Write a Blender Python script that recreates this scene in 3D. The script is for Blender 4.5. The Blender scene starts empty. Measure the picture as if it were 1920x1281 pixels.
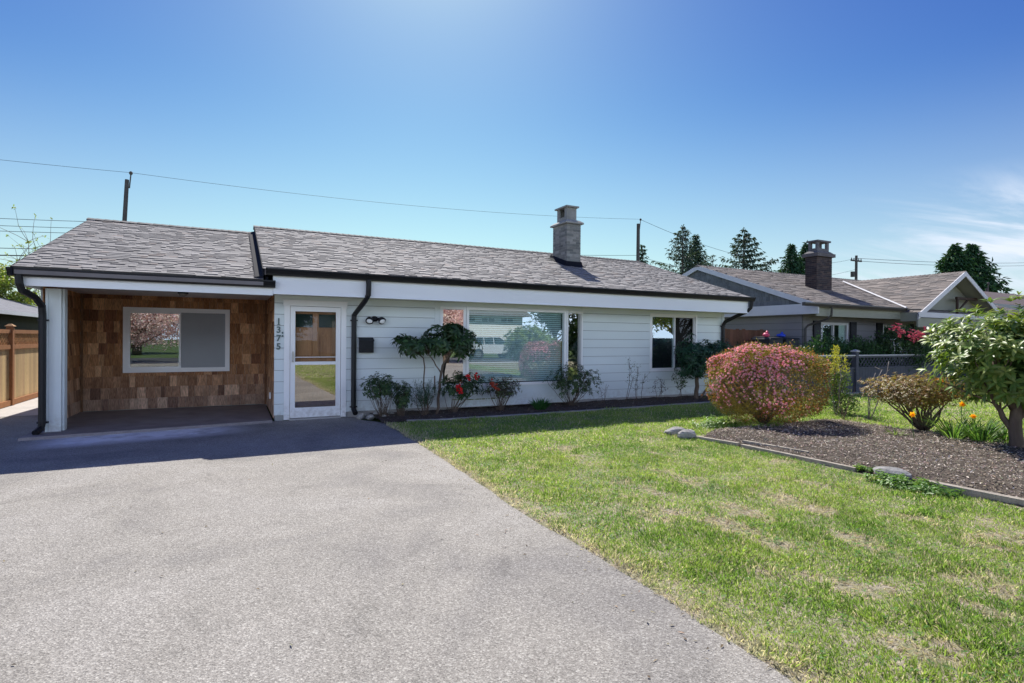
import bpy, math, random
import numpy as np
from mathutils import Vector, Matrix
random.seed(7); RNG = np.random.default_rng(11)
scn = bpy.context.scene
COL = scn.collection
R = math.radians

# ---------------------------------------------------------------- materials
def new_mat(name):
    m = bpy.data.materials.new(name); m.use_nodes = True
    nt = m.node_tree; nt.nodes.clear()
    return m, nt, nt.nodes, nt.links
def nd(ns, t, **kw):
    n = ns.new(t)
    for k, v in kw.items():
        if k.startswith('_'): setattr(n, k[1:], v)
        else: n.inputs[k.replace('__', ' ')].default_value = v
    return n
def col4(c): return (c[0], c[1], c[2], 1)
def mixc(ns, ls, a, b, fac, mode='MIX'):
    m = ns.new('ShaderNodeMix'); m.data_type = 'RGBA'; m.blend_type = mode
    for sock, v in ((m.inputs[6], a), (m.inputs[7], b), (m.inputs[0], fac)):
        if hasattr(v, 'links'): ls.new(v, sock)
        elif isinstance(v, (tuple, list)): sock.default_value = col4(v)
        else: sock.default_value = v
    return m.outputs[2]
def noise(ns, ls, scale, detail=4, rough=.55, vec=None, dist=0):
    n = ns.new('ShaderNodeTexNoise'); n.inputs['Scale'].default_value = scale
    n.inputs['Detail'].default_value = detail; n.inputs['Roughness'].default_value = rough
    n.inputs['Distortion'].default_value = dist
    if vec is not None: ls.new(vec, n.inputs['Vector'])
    return n.outputs[0]
def ramp(ns, ls, src, stops):
    r = ns.new('ShaderNodeValToRGB'); e = r.color_ramp.elements
    while len(e) > 1: e.remove(e[-1])
    e[0].position = stops[0][0]; e[0].color = col4(stops[0][1])
    for p, c in stops[1:]:
        x = e.new(p); x.color = col4(c)
    ls.new(src, r.inputs[0]); return r.outputs[0]
def g(v): return (v, v, v)
def objvec(ns, ls, scale=(1, 1, 1)):
    tc = ns.new('ShaderNodeTexCoord'); mp = ns.new('ShaderNodeMapping')
    mp.inputs['Scale'].default_value = scale
    ls.new(tc.outputs['Object'], mp.inputs[0]); return mp.outputs[0]
def surf(name, c, rough=.6, spec=.4, var=.12, vscale=3, bump=0, bscale=60, metallic=0, attr=False, stretch=(1,1,1), coat=0, fine=0):
    """painted / stone / wood surface: base colour (or face colour attribute) broken by two noises, optional bump"""
    m, nt, ns, ls = new_mat(name)
    out = ns.new('ShaderNodeOutputMaterial'); b = ns.new('ShaderNodeBsdfPrincipled')
    ls.new(b.outputs[0], out.inputs[0])
    v = objvec(ns, ls, stretch)
    n1 = noise(ns, ls, vscale, 5, .6, v)
    f = ramp(ns, ls, n1, [(.3, g(1 - var)), (.7, g(1 + var * .5))])
    if attr:
        a = ns.new('ShaderNodeAttribute'); a.attribute_name = 'Col'; base = a.outputs[0]
        if attr == 'mul': base = mixc(ns, ls, base, c, 1.0, 'MULTIPLY')
    else: base = c
    o = mixc(ns, ls, base, f, 1.0, 'MULTIPLY')
    if fine:
        n2 = noise(ns, ls, bscale, 2, .5, v)
        f2 = ramp(ns, ls, n2, [(.35, g(1 - fine)), (.65, g(1 + fine))])
        o = mixc(ns, ls, o, f2, 1.0, 'MULTIPLY')
    ls.new(o, b.inputs['Base Color'])
    b.inputs['Roughness'].default_value = rough; b.inputs['Specular IOR Level'].default_value = spec
    b.inputs['Metallic'].default_value = metallic
    if coat: b.inputs['Coat Weight'].default_value = coat
    if bump:
        n3 = noise(ns, ls, bscale, 3, .6, v)
        bp = ns.new('ShaderNodeBump'); bp.inputs['Strength'].default_value = bump; bp.inputs['Distance'].default_value = .01
        ls.new(n3, bp.inputs['Height']); ls.new(bp.outputs[0], b.inputs['Normal'])
    return m
def leafmat(name, trans=.35, rough=.45, spec=.35, tint=(1.0, 1.05, .45)):
    m, nt, ns, ls = new_mat(name)
    out = ns.new('ShaderNodeOutputMaterial'); b = ns.new('ShaderNodeBsdfPrincipled')
    a = ns.new('ShaderNodeAttribute'); a.attribute_name = 'Col'
    ls.new(a.outputs[0], b.inputs['Base Color'])
    b.inputs['Roughness'].default_value = rough; b.inputs['Specular IOR Level'].default_value = spec
    t = ns.new('ShaderNodeBsdfTranslucent')
    tc = mixc(ns, ls, a.outputs[0], tuple(x * 1.6 for x in tint), 1.0, 'MULTIPLY')
    ls.new(tc, t.inputs[0])
    mx = ns.new('ShaderNodeMixShader'); mx.inputs[0].default_value = trans
    ls.new(b.outputs[0], mx.inputs[1]); ls.new(t.outputs[0], mx.inputs[2]); ls.new(mx.outputs[0], out.inputs[0])
    return m
def glassmat(name, refl, tint=(.8, .86, .86), rcol=(1, 1, 1), wob=.0):
    m, nt, ns, ls = new_mat(name)
    out = ns.new('ShaderNodeOutputMaterial')
    t = ns.new('ShaderNodeBsdfTransparent'); t.inputs[0].default_value = col4(tint)
    gl = ns.new('ShaderNodeBsdfGlossy'); gl.inputs['Roughness'].default_value = 0.0; gl.inputs[0].default_value = col4(rcol)
    if wob:
        v = objvec(ns, ls); n = noise(ns, ls, 1.6, 1, .4, v)
        bp = ns.new('ShaderNodeBump'); bp.inputs['Strength'].default_value = wob; bp.inputs['Distance'].default_value = .01
        ls.new(n, bp.inputs['Height']); ls.new(bp.outputs[0], gl.inputs['Normal'])
    mx = ns.new('ShaderNodeMixShader'); mx.inputs[0].default_value = refl
    ls.new(t.outputs[0], mx.inputs[1]); ls.new(gl.outputs[0], mx.inputs[2]); ls.new(mx.outputs[0], out.inputs[0])
    return m

M = {}
M['siding'] = surf('siding_paint', (.70, .76, .765), .55, .35, .05, 1.3, .12, 90, stretch=(.3, 1, 1), attr='mul')
M['trim'] = surf('white_trim_paint', (.87, .87, .87), .45, .4, .04, 2, .05, 70)
M['beam'] = surf('fascia_paint', (.80, .825, .85), .5, .4, .05, 1.2, .08, 60, stretch=(.3, 1, 1))
M['soffit'] = surf('soffit_paint', (.74, .73, .68), .6, .3, .05, 2, .05, 60)
M['gutter'] = surf('black_gutter_metal', (.010, .010, .012), .5, .35, .2, 4, .05, 30)
M['black'] = surf('black_metal', (.008, .009, .014), .5, .3, .2, 6)
M['shake'] = surf('cedar_shake', (1, 1, 1), .75, .25, .3, 14, .6, 110, attr=True, stretch=(1, 1, .07), fine=.34)
M['shingle'] = surf('asphalt_shingle', (1, 1, 1), .85, .25, .12, 1.2, .3, 160, attr=True, fine=.16)
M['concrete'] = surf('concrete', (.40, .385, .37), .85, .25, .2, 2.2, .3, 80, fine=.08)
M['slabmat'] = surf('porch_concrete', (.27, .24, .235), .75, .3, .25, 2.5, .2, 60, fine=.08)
M['brickw'] = surf('painted_brick', (1, 1, 1), .85, .25, .22, 4, .3, 80, attr=True, fine=.1)
M['glass'] = glassmat('window_glass', .31, (.86, .96, .97), (.92, 1, 1), .02)
M['glassdoor'] = glassmat('storm_glass', .38, (.7, .7, .66), (1, .98, .93), .0)
M['screen'] = glassmat('insect_screen', .025, (.85, .83, .8))
M['glassside'] = glassmat('side_pane_glass', .5, (.5, .55, .52))
M['dark'] = surf('dark_interior', (.03, .033, .036), .9, .1, .1)  # flat near-black, stands in for unlit rooms behind the windows
M['inside'] = surf('interior_wall_paint', (.35, .36, .35), .9, .1, .05)
M['greyscreen'] = surf('grey_window_screen', (.36, .38, .40), .9, .1, .04)
M['blind'] = surf('blind_slats', (.74, .88, .88), .5, .3, .03)
M['doorwood'] = surf('stained_fir_door', (.40, .215, .105), .5, .35, .25, 6, .15, 60, stretch=(1, 1, .15), fine=.1)
M['bark'] = surf('bark', (.16, .12, .09), .9, .2, .35, 14, .6, 60, stretch=(1, 1, .3))
M['barkgrey'] = surf('grey_bark', (.26, .23, .20), .9, .2, .3, 14, .5, 60, stretch=(1, 1, .3))
M['rock'] = surf('rock', (.36, .35, .33), .9, .25, .35, 9, .6, 40, fine=.12)
M['timber'] = surf('weathered_timber', (.38, .34, .28), .9, .2, .3, 9, .5, 90, stretch=(1, 1, 1), fine=.12)
M['pole'] = surf('utility_pole_wood', (.085, .075, .07), .85, .2, .2, 3, .2, 40)
M['wire'] = surf('wire_black', (.03, .03, .035), .6, .3, 0)
M['soil'] = surf('garden_soil', (.105, .086, .068), .95, .15, .4, 9, .9, 60, fine=.35)
M['wood'] = surf('fence_wood', (1, 1, 1), .8, .25, .15, 6, .25, 90, attr=True, stretch=(1, 1, .15), fine=.1)
M['greyfence'] = surf('blue_grey_fence_paint', (.075, .08, .10), .7, .3, .15, 5, .1, 60)
M['fencecap'] = surf('fence_cap_paint', (.5, .5, .5), .7, .3, .15, 5)
M['nsiding'] = surf('neighbour_siding_paint', (.235, .225, .235), .65, .3, .06, 2, .1, 60, attr='mul')
M['nshingle'] = surf('neighbour_gable_shingle', (1, 1, 1), .8, .25, .1, 5, .2, 80, attr=True, fine=.1)
M['nbeam'] = surf('neighbour_beam_paint', (.27, .275, .225), .6, .3, .06, 2)
M['nwhite'] = surf('neighbour_white_trim', (.62, .62, .64), .6, .3, .06, 2)
M['ngutter'] = surf('neighbour_gutter_metal', (.07, .065, .062), .4, .4, .1, 3)
M['leaf'] = leafmat('leaf'); M['leafgloss'] = leafmat('glossy_leaf', .25, .42, .38)
M['petal'] = leafmat('petal', .4, .6, .2, (1, .85, .85))
M['needle'] = leafmat('needle', .15, .6, .2)
M['grass'] = leafmat('grass_blade', .40, .5, .25, (.95, .95, .65))
M['chip'] = surf('bark_mulch', (1, 1, 1), .9, .2, .2, 20, .3, 90, attr=True)
M['plastic'] = surf('bin_plastic', (.03, .034, .04), .5, .4, .1)
M['pink'] = surf('pink_plastic', (.7, .08, .16), .5, .4, .05)
M['blue'] = surf('blue_plastic', (.03, .08, .6), .5, .4, .05)
M['lamp'] = surf('lamp_glass', (.8, .8, .78), .2, .5, .02)
M['numeral'] = surf('numeral_metal', (.10, .15, .15), .4, .5, .1)
M['chrome'] = surf('brushed_metal', (.55, .55, .55), .3, .5, .05, metallic=1)
M['rubber'] = surf('tyre_rubber', (.02, .02, .02), .8, .2, .1)
M['silver'] = surf('silver_car_paint', (.58, .60, .62), .3, .5, .02, metallic=0, coat=.6)
M['darkcar'] = surf('dark_car_paint', (.02, .022, .03), .3, .5, .02, coat=.6)
M['carglass'] = surf('car_glass', (.02, .04, .04), .05, .6, 0)
M['whitehouse'] = surf('white_house_paint', (.8, .8, .79), .6, .3, .03, attr='mul')

def add_splash(m):
    # mud splashed on the lowest boards
    nt = m.node_tree; ns, ls = nt.nodes, nt.links; b = next(n for n in ns if n.type == 'BSDF_PRINCIPLED'); lk = b.inputs['Base Color'].links[0]; src = lk.from_socket
    tc = ns.new('ShaderNodeTexCoord'); sx = ns.new('ShaderNodeSeparateXYZ'); ls.new(tc.outputs['Object'], sx.inputs[0])
    r_ = ns.new('ShaderNodeMapRange'); r_.inputs[1].default_value = .38; r_.inputs[2].default_value = .1; ls.new(sx.outputs[2], r_.inputs[0])
    n_ = ramp(ns, ls, noise(ns, ls, 11, 6, .75, tc.outputs['Object']), [(.42, g(0)), (.7, g(.55))])
    mm = ns.new('ShaderNodeMath'); mm.operation = 'MULTIPLY'; ls.new(r_.outputs[0], mm.inputs[0]); ls.new(n_, mm.inputs[1])
    ls.new(mixc(ns, ls, src, (.30, .25, .19), mm.outputs[0]), b.inputs['Base Color'])
add_splash(M['siding']); add_splash(M['trim'])
def ground_mats():
    # exposed-aggregate driveway
    m, nt, ns, ls = new_mat('exposed_aggregate')
    out = ns.new('ShaderNodeOutputMaterial'); b = ns.new('ShaderNodeBsdfPrincipled'); ls.new(b.outputs[0], out.inputs[0])
    v = objvec(ns, ls)
    vo = ns.new('ShaderNodeTexVoronoi'); vo.inputs['Scale'].default_value = 118; ls.new(v, vo.inputs['Vector'])
    sep = ns.new('ShaderNodeSeparateColor'); ls.new(vo.outputs['Color'], sep.inputs[0])
    c = ramp(ns, ls, sep.outputs[0], [(0, (.12, .11, .10)), (.18, (.195, .184, .169)), (.5, (.285, .268, .246)), (.82, (.355, .335, .308)), (.96, (.55, .53, .49))])
    vo2 = ns.new('ShaderNodeTexVoronoi'); vo2.inputs['Scale'].default_value = 230; ls.new(v, vo2.inputs['Vector'])
    sep2 = ns.new('ShaderNodeSeparateColor'); ls.new(vo2.outputs['Color'], sep2.inputs[0])
    c2 = ramp(ns, ls, sep2.outputs[1], [(0, (.15, .138, .13)), (.5, (.285, .268, .246)), (1, (.47, .445, .41))])
    c = mixc(ns, ls, c, c2, .45)
    big = noise(ns, ls, .55, 4, .6, v, .5)
    f = ramp(ns, ls, big, [(.34, (.78, .78, .77)), (.48, (1, .995, .95)), (.66, (1.13, 1.13, 1.10))])
    c = mixc(ns, ls, c, f, 1, 'MULTIPLY')
    st = noise(ns, ls, 2.6, 6, .75, v, .6)
    f2 = ramp(ns, ls, st, [(.33, g(.80)), (.42, g(.96)), (.55, g(1)), (.66, g(1.08)), (.72, g(1.28))])
    c = mixc(ns, ls, c, f2, 1, 'MULTIPLY')
    # dried pale wash in front of the porch slab
    sx = ns.new('ShaderNodeSeparateXYZ'); ls.new(v, sx.inputs[0])
    def band(sock, a, b2, c2_, d):
        r_ = ns.new('ShaderNodeMapRange'); r_.inputs[1].default_value = a; r_.inputs[2].default_value = b2; r_.interpolation_type = 'SMOOTHSTEP'; ls.new(sock, r_.inputs[0])
        q_ = ns.new('ShaderNodeMapRange'); q_.inputs[1].default_value = c2_; q_.inputs[2].default_value = d; q_.inputs[3].default_value = 1; q_.inputs[4].default_value = 0; q_.interpolation_type = 'SMOOTHSTEP'; ls.new(sock, q_.inputs[0])
        mm = ns.new('ShaderNodeMath'); mm.operation = 'MULTIPLY'; ls.new(r_.outputs[0], mm.inputs[0]); ls.new(q_.outputs[0], mm.inputs[1]); return mm.outputs[0]
    bx = band(sx.outputs[0], -2.7, -1.9, -.7, .5)
    # y offset follows x so that the stain thins to the right
    ad = ns.new('ShaderNodeMath'); ad.operation = 'MULTIPLY_ADD'; ad.inputs[1].default_value = -.11; ls.new(sx.outputs[0], ad.inputs[0]); ls.new(sx.outputs[1], ad.inputs[2])
    by = band(ad.outputs[0], 9.2, 9.75, 10.4, 10.6)
    mm = ns.new('ShaderNodeMath'); mm.operation = 'MULTIPLY'; ls.new(bx, mm.inputs[0]); ls.new(by, mm.inputs[1])
    wn = noise(ns, ls, 3.5, 4, .6, v); wr = ramp(ns, ls, wn, [(.30, g(.45)), (.55, g(1))])
    m2 = ns.new('ShaderNodeMath'); m2.operation = 'MULTIPLY'; ls.new(mm.outputs[0], m2.inputs[0]); ls.new(wr, m2.inputs[1])
    c = mixc(ns, ls, c, (.85, .86, .9), m2.outputs[0])
    ls.new(c, b.inputs['Base Color']); b.inputs['Roughness'].default_value = .85; b.inputs['Specular IOR Level'].default_value = .25
    bp = ns.new('ShaderNodeBump'); bp.inputs['Strength'].default_value = .5; bp.inputs['Distance'].default_value = .006
    ls.new(vo.outputs['Distance'], bp.inputs['Height']); ls.new(bp.outputs[0], b.inputs['Normal'])
    M['drive'] = m
    # thatch and soil under the lawn
    m, nt, ns, ls = new_mat('lawn_thatch')
    out = ns.new('ShaderNodeOutputMaterial'); b = ns.new('ShaderNodeBsdfPrincipled'); ls.new(b.outputs[0], out.inputs[0])
    v = objvec(ns, ls)
    a = noise(ns, ls, 45, 5, .75, v)
    c = ramp(ns, ls, a, [(.32, (.13, .11, .07)), (.48, (.33, .285, .21)), (.66, (.52, .46, .37))])
    a2 = noise(ns, ls, 6, 4, .6, v)
    gmx = ramp(ns, ls, a2, [(.42, g(0)), (.62, g(.6))])
    c = mixc(ns, ls, c, (.13, .19, .045), gmx)
    ls.new(c, b.inputs['Base Color']); b.inputs['Roughness'].default_value = .95; b.inputs['Specular IOR Level'].default_value = .1
    bp = ns.new('ShaderNodeBump'); bp.inputs['Strength'].default_value = .7; bp.inputs['Distance'].default_value = .015
    ls.new(a, bp.inputs['Height']); ls.new(bp.outputs[0], b.inputs['Normal'])
    M['thatch'] = m
    M['farground'] = surf('far_lawn', (.10, .15, .045), .95, .1, .4, 1.5, .3, 30, fine=.25)
    M['road'] = surf('road_asphalt', (.09, .09, .092), .9, .2, .15, 1, .2, 50, fine=.15)
    M['path'] = surf('path_concrete', (.50, .47, .44), .9, .2, .18, 1.5, .2, 60, fine=.08)
ground_mats()

# ---------------------------------------------------------------- mesh helpers
class MB:
    def __init__(s): s.v = []; s.f = []; s.c = []
    def quad(s, a, b, c, d, col=(1, 1, 1)):
        i = len(s.v); s.v += [a, b, c, d]; s.f.append((i, i+1, i+2, i+3)); s.c.append(col)
    def poly(s, pts, col=(1, 1, 1)):
        i = len(s.v); s.v += list(pts); s.f.append(tuple(range(i, i+len(pts)))); s.c.append(col)
    def hexa(s, p, col=(1, 1, 1)):
        """8 corner points: 4 bottom (ccw from above), 4 top"""
        i = len(s.v); s.v += [tuple(q) for q in p]
        for f in ((3, 2, 1, 0), (4, 5, 6, 7), (0, 1, 5, 4), (1, 2, 6, 5), (2, 3, 7, 6), (3, 0, 4, 7)):
            s.f.append(tuple(i + k for k in f)); s.c.append(col)
        return s
    def box(s, x0, x1, y0, y1, z0, z1, col=(1, 1, 1)):
        return s.hexa([(x0, y0, z0), (x1, y0, z0), (x1, y1, z0), (x0, y1, z0), (x0, y0, z1), (x1, y0, z1), (x1, y1, z1), (x0, y1, z1)], col)
    def prism(s, prof, axis, a, b, col=(1, 1, 1)):
        """extrude a 2-d profile along an axis: for 'X' profile is (y,z), 'Y' (x,z), 'Z' (x,y)"""
        def P(u, w, t): return {'X': (t, u, w), 'Y': (u, t, w), 'Z': (u, w, t)}[axis]
        n = len(prof); i = len(s.v)
        s.v += [P(u, w, a) for u, w in prof] + [P(u, w, b) for u, w in prof]
        s.f.append(tuple(range(i, i+n))); s.c.append(col)
        s.f.append(tuple(range(i+2*n-1, i+n-1, -1))); s.c.append(col)
        for k in range(n):
            k2 = (k+1) % n; s.f.append((i+k, i+n+k, i+n+k2, i+k2)); s.c.append(col)
        return s
    def tube(s, pts, rad, n=6, col=(1, 1, 1), flat=1.0):
        pts = [Vector(p) for p in pts]
        if not hasattr(rad, '__len__'): rad = [rad] * len(pts)
        i0 = len(s.v); up = None
        for k, p in enumerate(pts):
            d = (pts[min(k+1, len(pts)-1)] - pts[max(k-1, 0)]).normalized()
            if up is None: up = Vector((0, 0, 1)) if abs(d.z) < .9 else Vector((0, 1, 0))
            x = d.cross(up).normalized(); y = x.cross(d).normalized(); up = y
            for j in range(n):
                a = 2 * math.pi * j / n
                s.v.append(tuple(p + x * math.cos(a) * rad[k] + y * math.sin(a) * rad[k] * flat))
        for k in range(len(pts)-1):
            for j in range(n):
                a = i0+k*n+j; b = i0+k*n+(j+1) % n
                s.f.append((a, b, b+n, a+n)); s.c.append(col)
        s.f.append(tuple(i0+j for j in range(n))[::-1]); s.c.append(col)
        s.f.append(tuple(i0+(len(pts)-1)*n+j for j in range(n))); s.c.append(col)
        return s
    def sphere(s, c, r, n=10, m=6, col=(1, 1, 1), jit=0, rnd=None):
        r = r if hasattr(r, '__len__') else (r, r, r); i0 = len(s.v); rnd = rnd or random
        for a in range(m+1):
            t = math.pi*a/m
            for b in range(n):
                p = 2*math.pi*b/n; q = 1 + (rnd.uniform(-jit, jit) if 0 < a < m else 0)
                s.v.append((c[0]+r[0]*q*math.sin(t)*math.cos(p), c[1]+r[1]*q*math.sin(t)*math.sin(p), c[2]+r[2]*q*math.cos(t)))
        for a in range(m):
            for b in range(n):
                x = i0+a*n+b; y = i0+a*n+(b+1) % n
                s.f.append((x, x+n, y+n, y)); s.c.append(col)
        return s
def link(name, me, mat, parent=None):
    o = bpy.data.objects.new(name, me); COL.objects.link(o)
    if mat is not None: me.materials.append(mat)
    if parent is not None:
        o.parent = parent
        if parent.type == 'EMPTY':
            o.matrix_parent_inverse = Matrix.LocRotScale(parent.location, parent.rotation_euler, parent.scale).inverted()
    return o
def obj(name, mb, mat, parent=None, smooth=False, label=None):
    me = bpy.data.meshes.new(name); me.from_pydata([tuple(v) for v in mb.v], [], mb.f)
    ca = me.color_attributes.new('Col', 'FLOAT_COLOR', 'CORNER')
    arr = np.empty((len(me.loops), 4), np.float32); arr[:, 3] = 1
    cnt = [len(f) for f in mb.f]; arr[:, :3] = np.repeat(np.array(mb.c, np.float32).reshape(-1, 3), cnt, axis=0)
    ca.data.foreach_set('color', arr.ravel())
    if smooth: me.polygons.foreach_set('use_smooth', [True]*len(me.polygons))
    me.update()
    o = link(name, me, mat, parent)
    if label: o['label'] = label
    return o
def tri_obj(name, V, T, C, mat, parent=None, normals=False):
    """numpy triangles: V (n,3), T (m,3), C (n,3) point colours"""
    me = bpy.data.meshes.new(name)
    n, m = len(V), len(T)
    me.vertices.add(n); me.vertices.foreach_set('co', np.ascontiguousarray(V, np.float32).ravel())
    me.loops.add(m*3); me.loops.foreach_set('vertex_index', np.ascontiguousarray(T, np.int32).ravel())
    me.polygons.add(m); me.polygons.foreach_set('loop_start', np.arange(0, m*3, 3, dtype=np.int32))
    me.polygons.foreach_set('loop_total', np.full(m, 3, np.int32))
    ca = me.color_attributes.new('Col', 'FLOAT_COLOR', 'POINT')
    a = np.ones((n, 4), np.float32); a[:, :3] = C; ca.data.foreach_set('color', a.ravel())
    me.update(calc_edges=True); me.validate()
    return link(name, me, mat, parent)
def thing(name, label, cat, loc, group=None):
    o = bpy.data.objects.new(name, None); COL.objects.link(o); o.location = loc; o.empty_display_size = .2
    o['label'] = label; o['category'] = cat
    if group: o['group'] = group
    return o
def tag(o, label, cat, group=None):
    o['label'] = label; o['category'] = cat
    if group: o['group'] = group
    return o
def kind(o, k='structure'): o['kind'] = k; return o

def vnoise(x, y, s, seed=0):
    """smooth value noise on numpy arrays, 0..1"""
    rg = np.random.default_rng(seed); tab = rg.random((64, 64))
    u, v = x * s + 13.7, y * s + 5.1
    i, j = np.floor(u).astype(int), np.floor(v).astype(int); a, b = u - i, v - j
    a = a*a*(3-2*a); b = b*b*(3-2*b)
    t = lambda p, q: tab[p % 64, q % 64]
    return (t(i, j)*(1-a)+t(i+1, j)*a)*(1-b) + (t(i, j+1)*(1-a)+t(i+1, j+1)*a)*b
def nrm(a): return a / np.maximum(np.linalg.norm(a, axis=-1, keepdims=True), 1e-9)

def leaves(P, D, N, L, W, C, fold=.15, droop=.1, lod=0):
    """leaf blades: position, direction, face normal, length, width, colour -> V,T,C arrays"""
    n = len(P); D = nrm(D); S = nrm(np.cross(D, N)); N = nrm(np.cross(S, D))
    L = np.broadcast_to(L, (n,))[:, None]; W = np.broadcast_to(W, (n,))[:, None]
    if lod == 0:
        mid = P + D*L*.5
        V = np.stack([P, mid - S*W*.5 + N*W*fold, P + D*L - N*L*droop, mid + S*W*.5 + N*W*fold], 1)
        T = np.array([[0, 1, 2], [0, 2, 3]])
    else:
        a = P + D*L*.33; b = P + D*L*.68 - N*L*droop*.35
        V = np.stack([P, a - S*W*.46 + N*W*fold, a, a + S*W*.46 + N*W*fold, b - S*W*.44 + N*W*fold, b, b + S*W*.44 + N*W*fold, P + D*L - N*L*droop], 1)
        T = np.array([[0, 1, 2], [0, 2, 3], [1, 4, 5], [1, 5, 2], [2, 5, 6], [2, 6, 3], [4, 7, 5], [5, 7, 6]])
    k = V.shape[1]
    TT = (T[None] + (np.arange(n)*k)[:, None, None]).reshape(-1, 3)
    return V.reshape(-1, 3), TT, np.repeat(C, k, axis=0)
def cat(*parts):
    V = []; T = []; C = []; o = 0
    for v, t, c in parts: V.append(v); T.append(t+o); C.append(c); o += len(v)
    return np.concatenate(V), np.concatenate(T), np.concatenate(C)
def colvar(base, n, var=.25, alt=None, palt=.0, rg=RNG):
    c = np.array(base)[None] * (1 + rg.uniform(-var, var, (n, 1))) * (1 + rg.uniform(-var*.3, var*.3, (n, 3)))
    if alt is not None:
        k = rg.random(n) < palt; c[k] = np.array(alt)[None] * (1 + rg.uniform(-var, var, (k.sum(), 1)))
    return np.clip(c, 0.002, 1)
def rdir(n, rg=RNG): return nrm(rg.normal(size=(n, 3)))
def limb(mb, a, b, r0, r1, bend=.15, n=5, seg=5, rg=random):
    a = Vector(a); b = Vector(b); L = (b-a).length
    off = Vector((rg.uniform(-1, 1), rg.uniform(-1, 1), rg.uniform(-.3, .6))) * L * bend
    pts = [a.lerp(b, t) + off*4*t*(1-t)*.6 + Vector((rg.uniform(-1, 1), rg.uniform(-1, 1), 0))*L*.02*(0 < t < 1) for t in [k/seg for k in range(seg+1)]]
    mb.tube(pts, [r0+(r1-r0)*k/seg for k in range(seg+1)], n)
    return pts

# ================================================================ ground and setting
def sheet(name, pts, z, mat, sub=0):
    mb = MB(); mb.poly([(x, y, z) for x, y in pts]); return kind(obj(name, mb, mat))
sheet('ground', [(-250, -250), (250, -250), (250, 250), (-250, 250)], -.06, M['farground'])
# driveway: straight right edge that wobbles slightly
dr = [(-9, -9.5), (2.55, -9.5)]
rr = random.Random(3)
y = -9.5
while y < 9.2:
    y += .35; dr.append((2.238 - .08*min(1.5, max(0, (2.6-y)/1.1)) + .10*min(1, max(0, (y-5)/2.6)) + .02*math.sin(y*1.3) + rr.uniform(-.018, .018), y))
dr += [(2.34, 9.5), (2.24, 9.75), (2.1, 9.95), (2.02, 10.2), (2.0, 10.52), (.6, 10.52), (.6, 13), (-4.3, 13), (-9, 13)]
drive = sheet('driveway', dr, .004, M['drive'])
sheet('path', [(-4.3, 13.002), (-2.78, 13.002), (-2.78, 24), (-4.3, 24)], .008, M['path'])
sheet('road', [(-90, -19.5), (90, -19.5), (90, -11.5), (-90, -11.5)], -.04, M['road'])
sheet('sidewalk', [(-90, -11.5), (90, -11.5), (90, -9.6), (-90, -9.6)], -.015, M['path'])
# lawn soil with gentle lumps
def grid_obj(name, x0, x1, y0, y1, st, zf, mat, mask=None):
    nx = int((x1-x0)/st)+1; ny = int((y1-y0)/st)+1
    X, Y = np.meshgrid(np.linspace(x0, x1, nx), np.linspace(y0, y1, ny)); Z = zf(X, Y)
    V = np.stack([X, Y, Z], -1).reshape(-1, 3)
    i = (np.arange(ny-1)[:, None]*nx + np.arange(nx-1)[None]).ravel()
    T = np.concatenate([np.stack([i, i+1, i+nx+1], 1), np.stack([i, i+nx+1, i+nx], 1)])
    if mask is not None:
        c = V[T].mean(1); T = T[mask(c[:, 0], c[:, 1])]
    return tri_obj(name, V, T, np.ones((len(V), 3)), mat)
def zl(x, y): return .0 + .012*vnoise(x, y, 1.3, 5) + .008*vnoise(x, y, 5, 6) - .004
def edge_x(y): return 2.250 - .08*np.clip((2.6-y)/1.1, 0, 1.5) + .10*np.clip((y-5)/2.6, 0, 1) + .02*np.sin(y*1.3)
kind(grid_obj('lawn', 1.95, 30, -9.6, 9.42, .12, lambda x, y: np.where(x < edge_x(y)+.07, -.012, zl(x, y)), M['thatch'],
     lambda x, y: (x > edge_x(y)-.08)))
# planting bed along the house wall
def zb(x, y): return .03 + .03*vnoise(x, y, 4, 8) + .015*vnoise(x, y, 14, 9) - .03*(y < 9.5)
kind(grid_obj('flower_bed_soil', 2.3, 14.0, 9.42, 10.6, .06, zb, M['soil']))
# mulch mound of the island bed
def bedmask(x, y):
    w = .25*(vnoise(x, y, 1.2, 21)-.5)
    return (x > 6.36) & (x < 9.95 + w*2 - .12*np.maximum(0, y-5.5)) & (y < 6.35 + w - .35*np.maximum(0, 7.1-x)) & (y > -6)
def zm(x, y):
    e = np.clip((x-6.36)/.5, 0, 1)*np.clip((10.05-x)/.6, 0, 1)*np.clip((6.5-y)/.6, 0, 1)
    return .012 + .075*e + .03*vnoise(x, y, 3, 12)*e + .018*vnoise(x, y, 13, 13)
kind(grid_obj('mulch_bed_soil', 6.3, 10.5, -6, 6.8, .05, zm, M['soil'], bedmask))
n = 42000
x = RNG.uniform(6.37, 10.3, n*2); yy = 6.6 - 9*RNG.random(n*2)**1.4; k = bedmask(x, yy); x, yy = x[k][:n], yy[k][:n]; n = len(x)
P = np.stack([x, yy, zm(x, yy)+RNG.uniform(0, .018, n)], 1); D = rdir(n); D[:, 2] *= .35
N = rdir(n)*.55 + np.array([0, 0, 1.])
C = colvar((.31, .255, .20), n, .55, (.56, .49, .41), .28)
kind(tri_obj('bark_mulch', *leaves(P, D, N, RNG.uniform(.012, .05, n), RNG.uniform(.006, .016, n), C, .1, 0), M['chip']), 'stuff')
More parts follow.
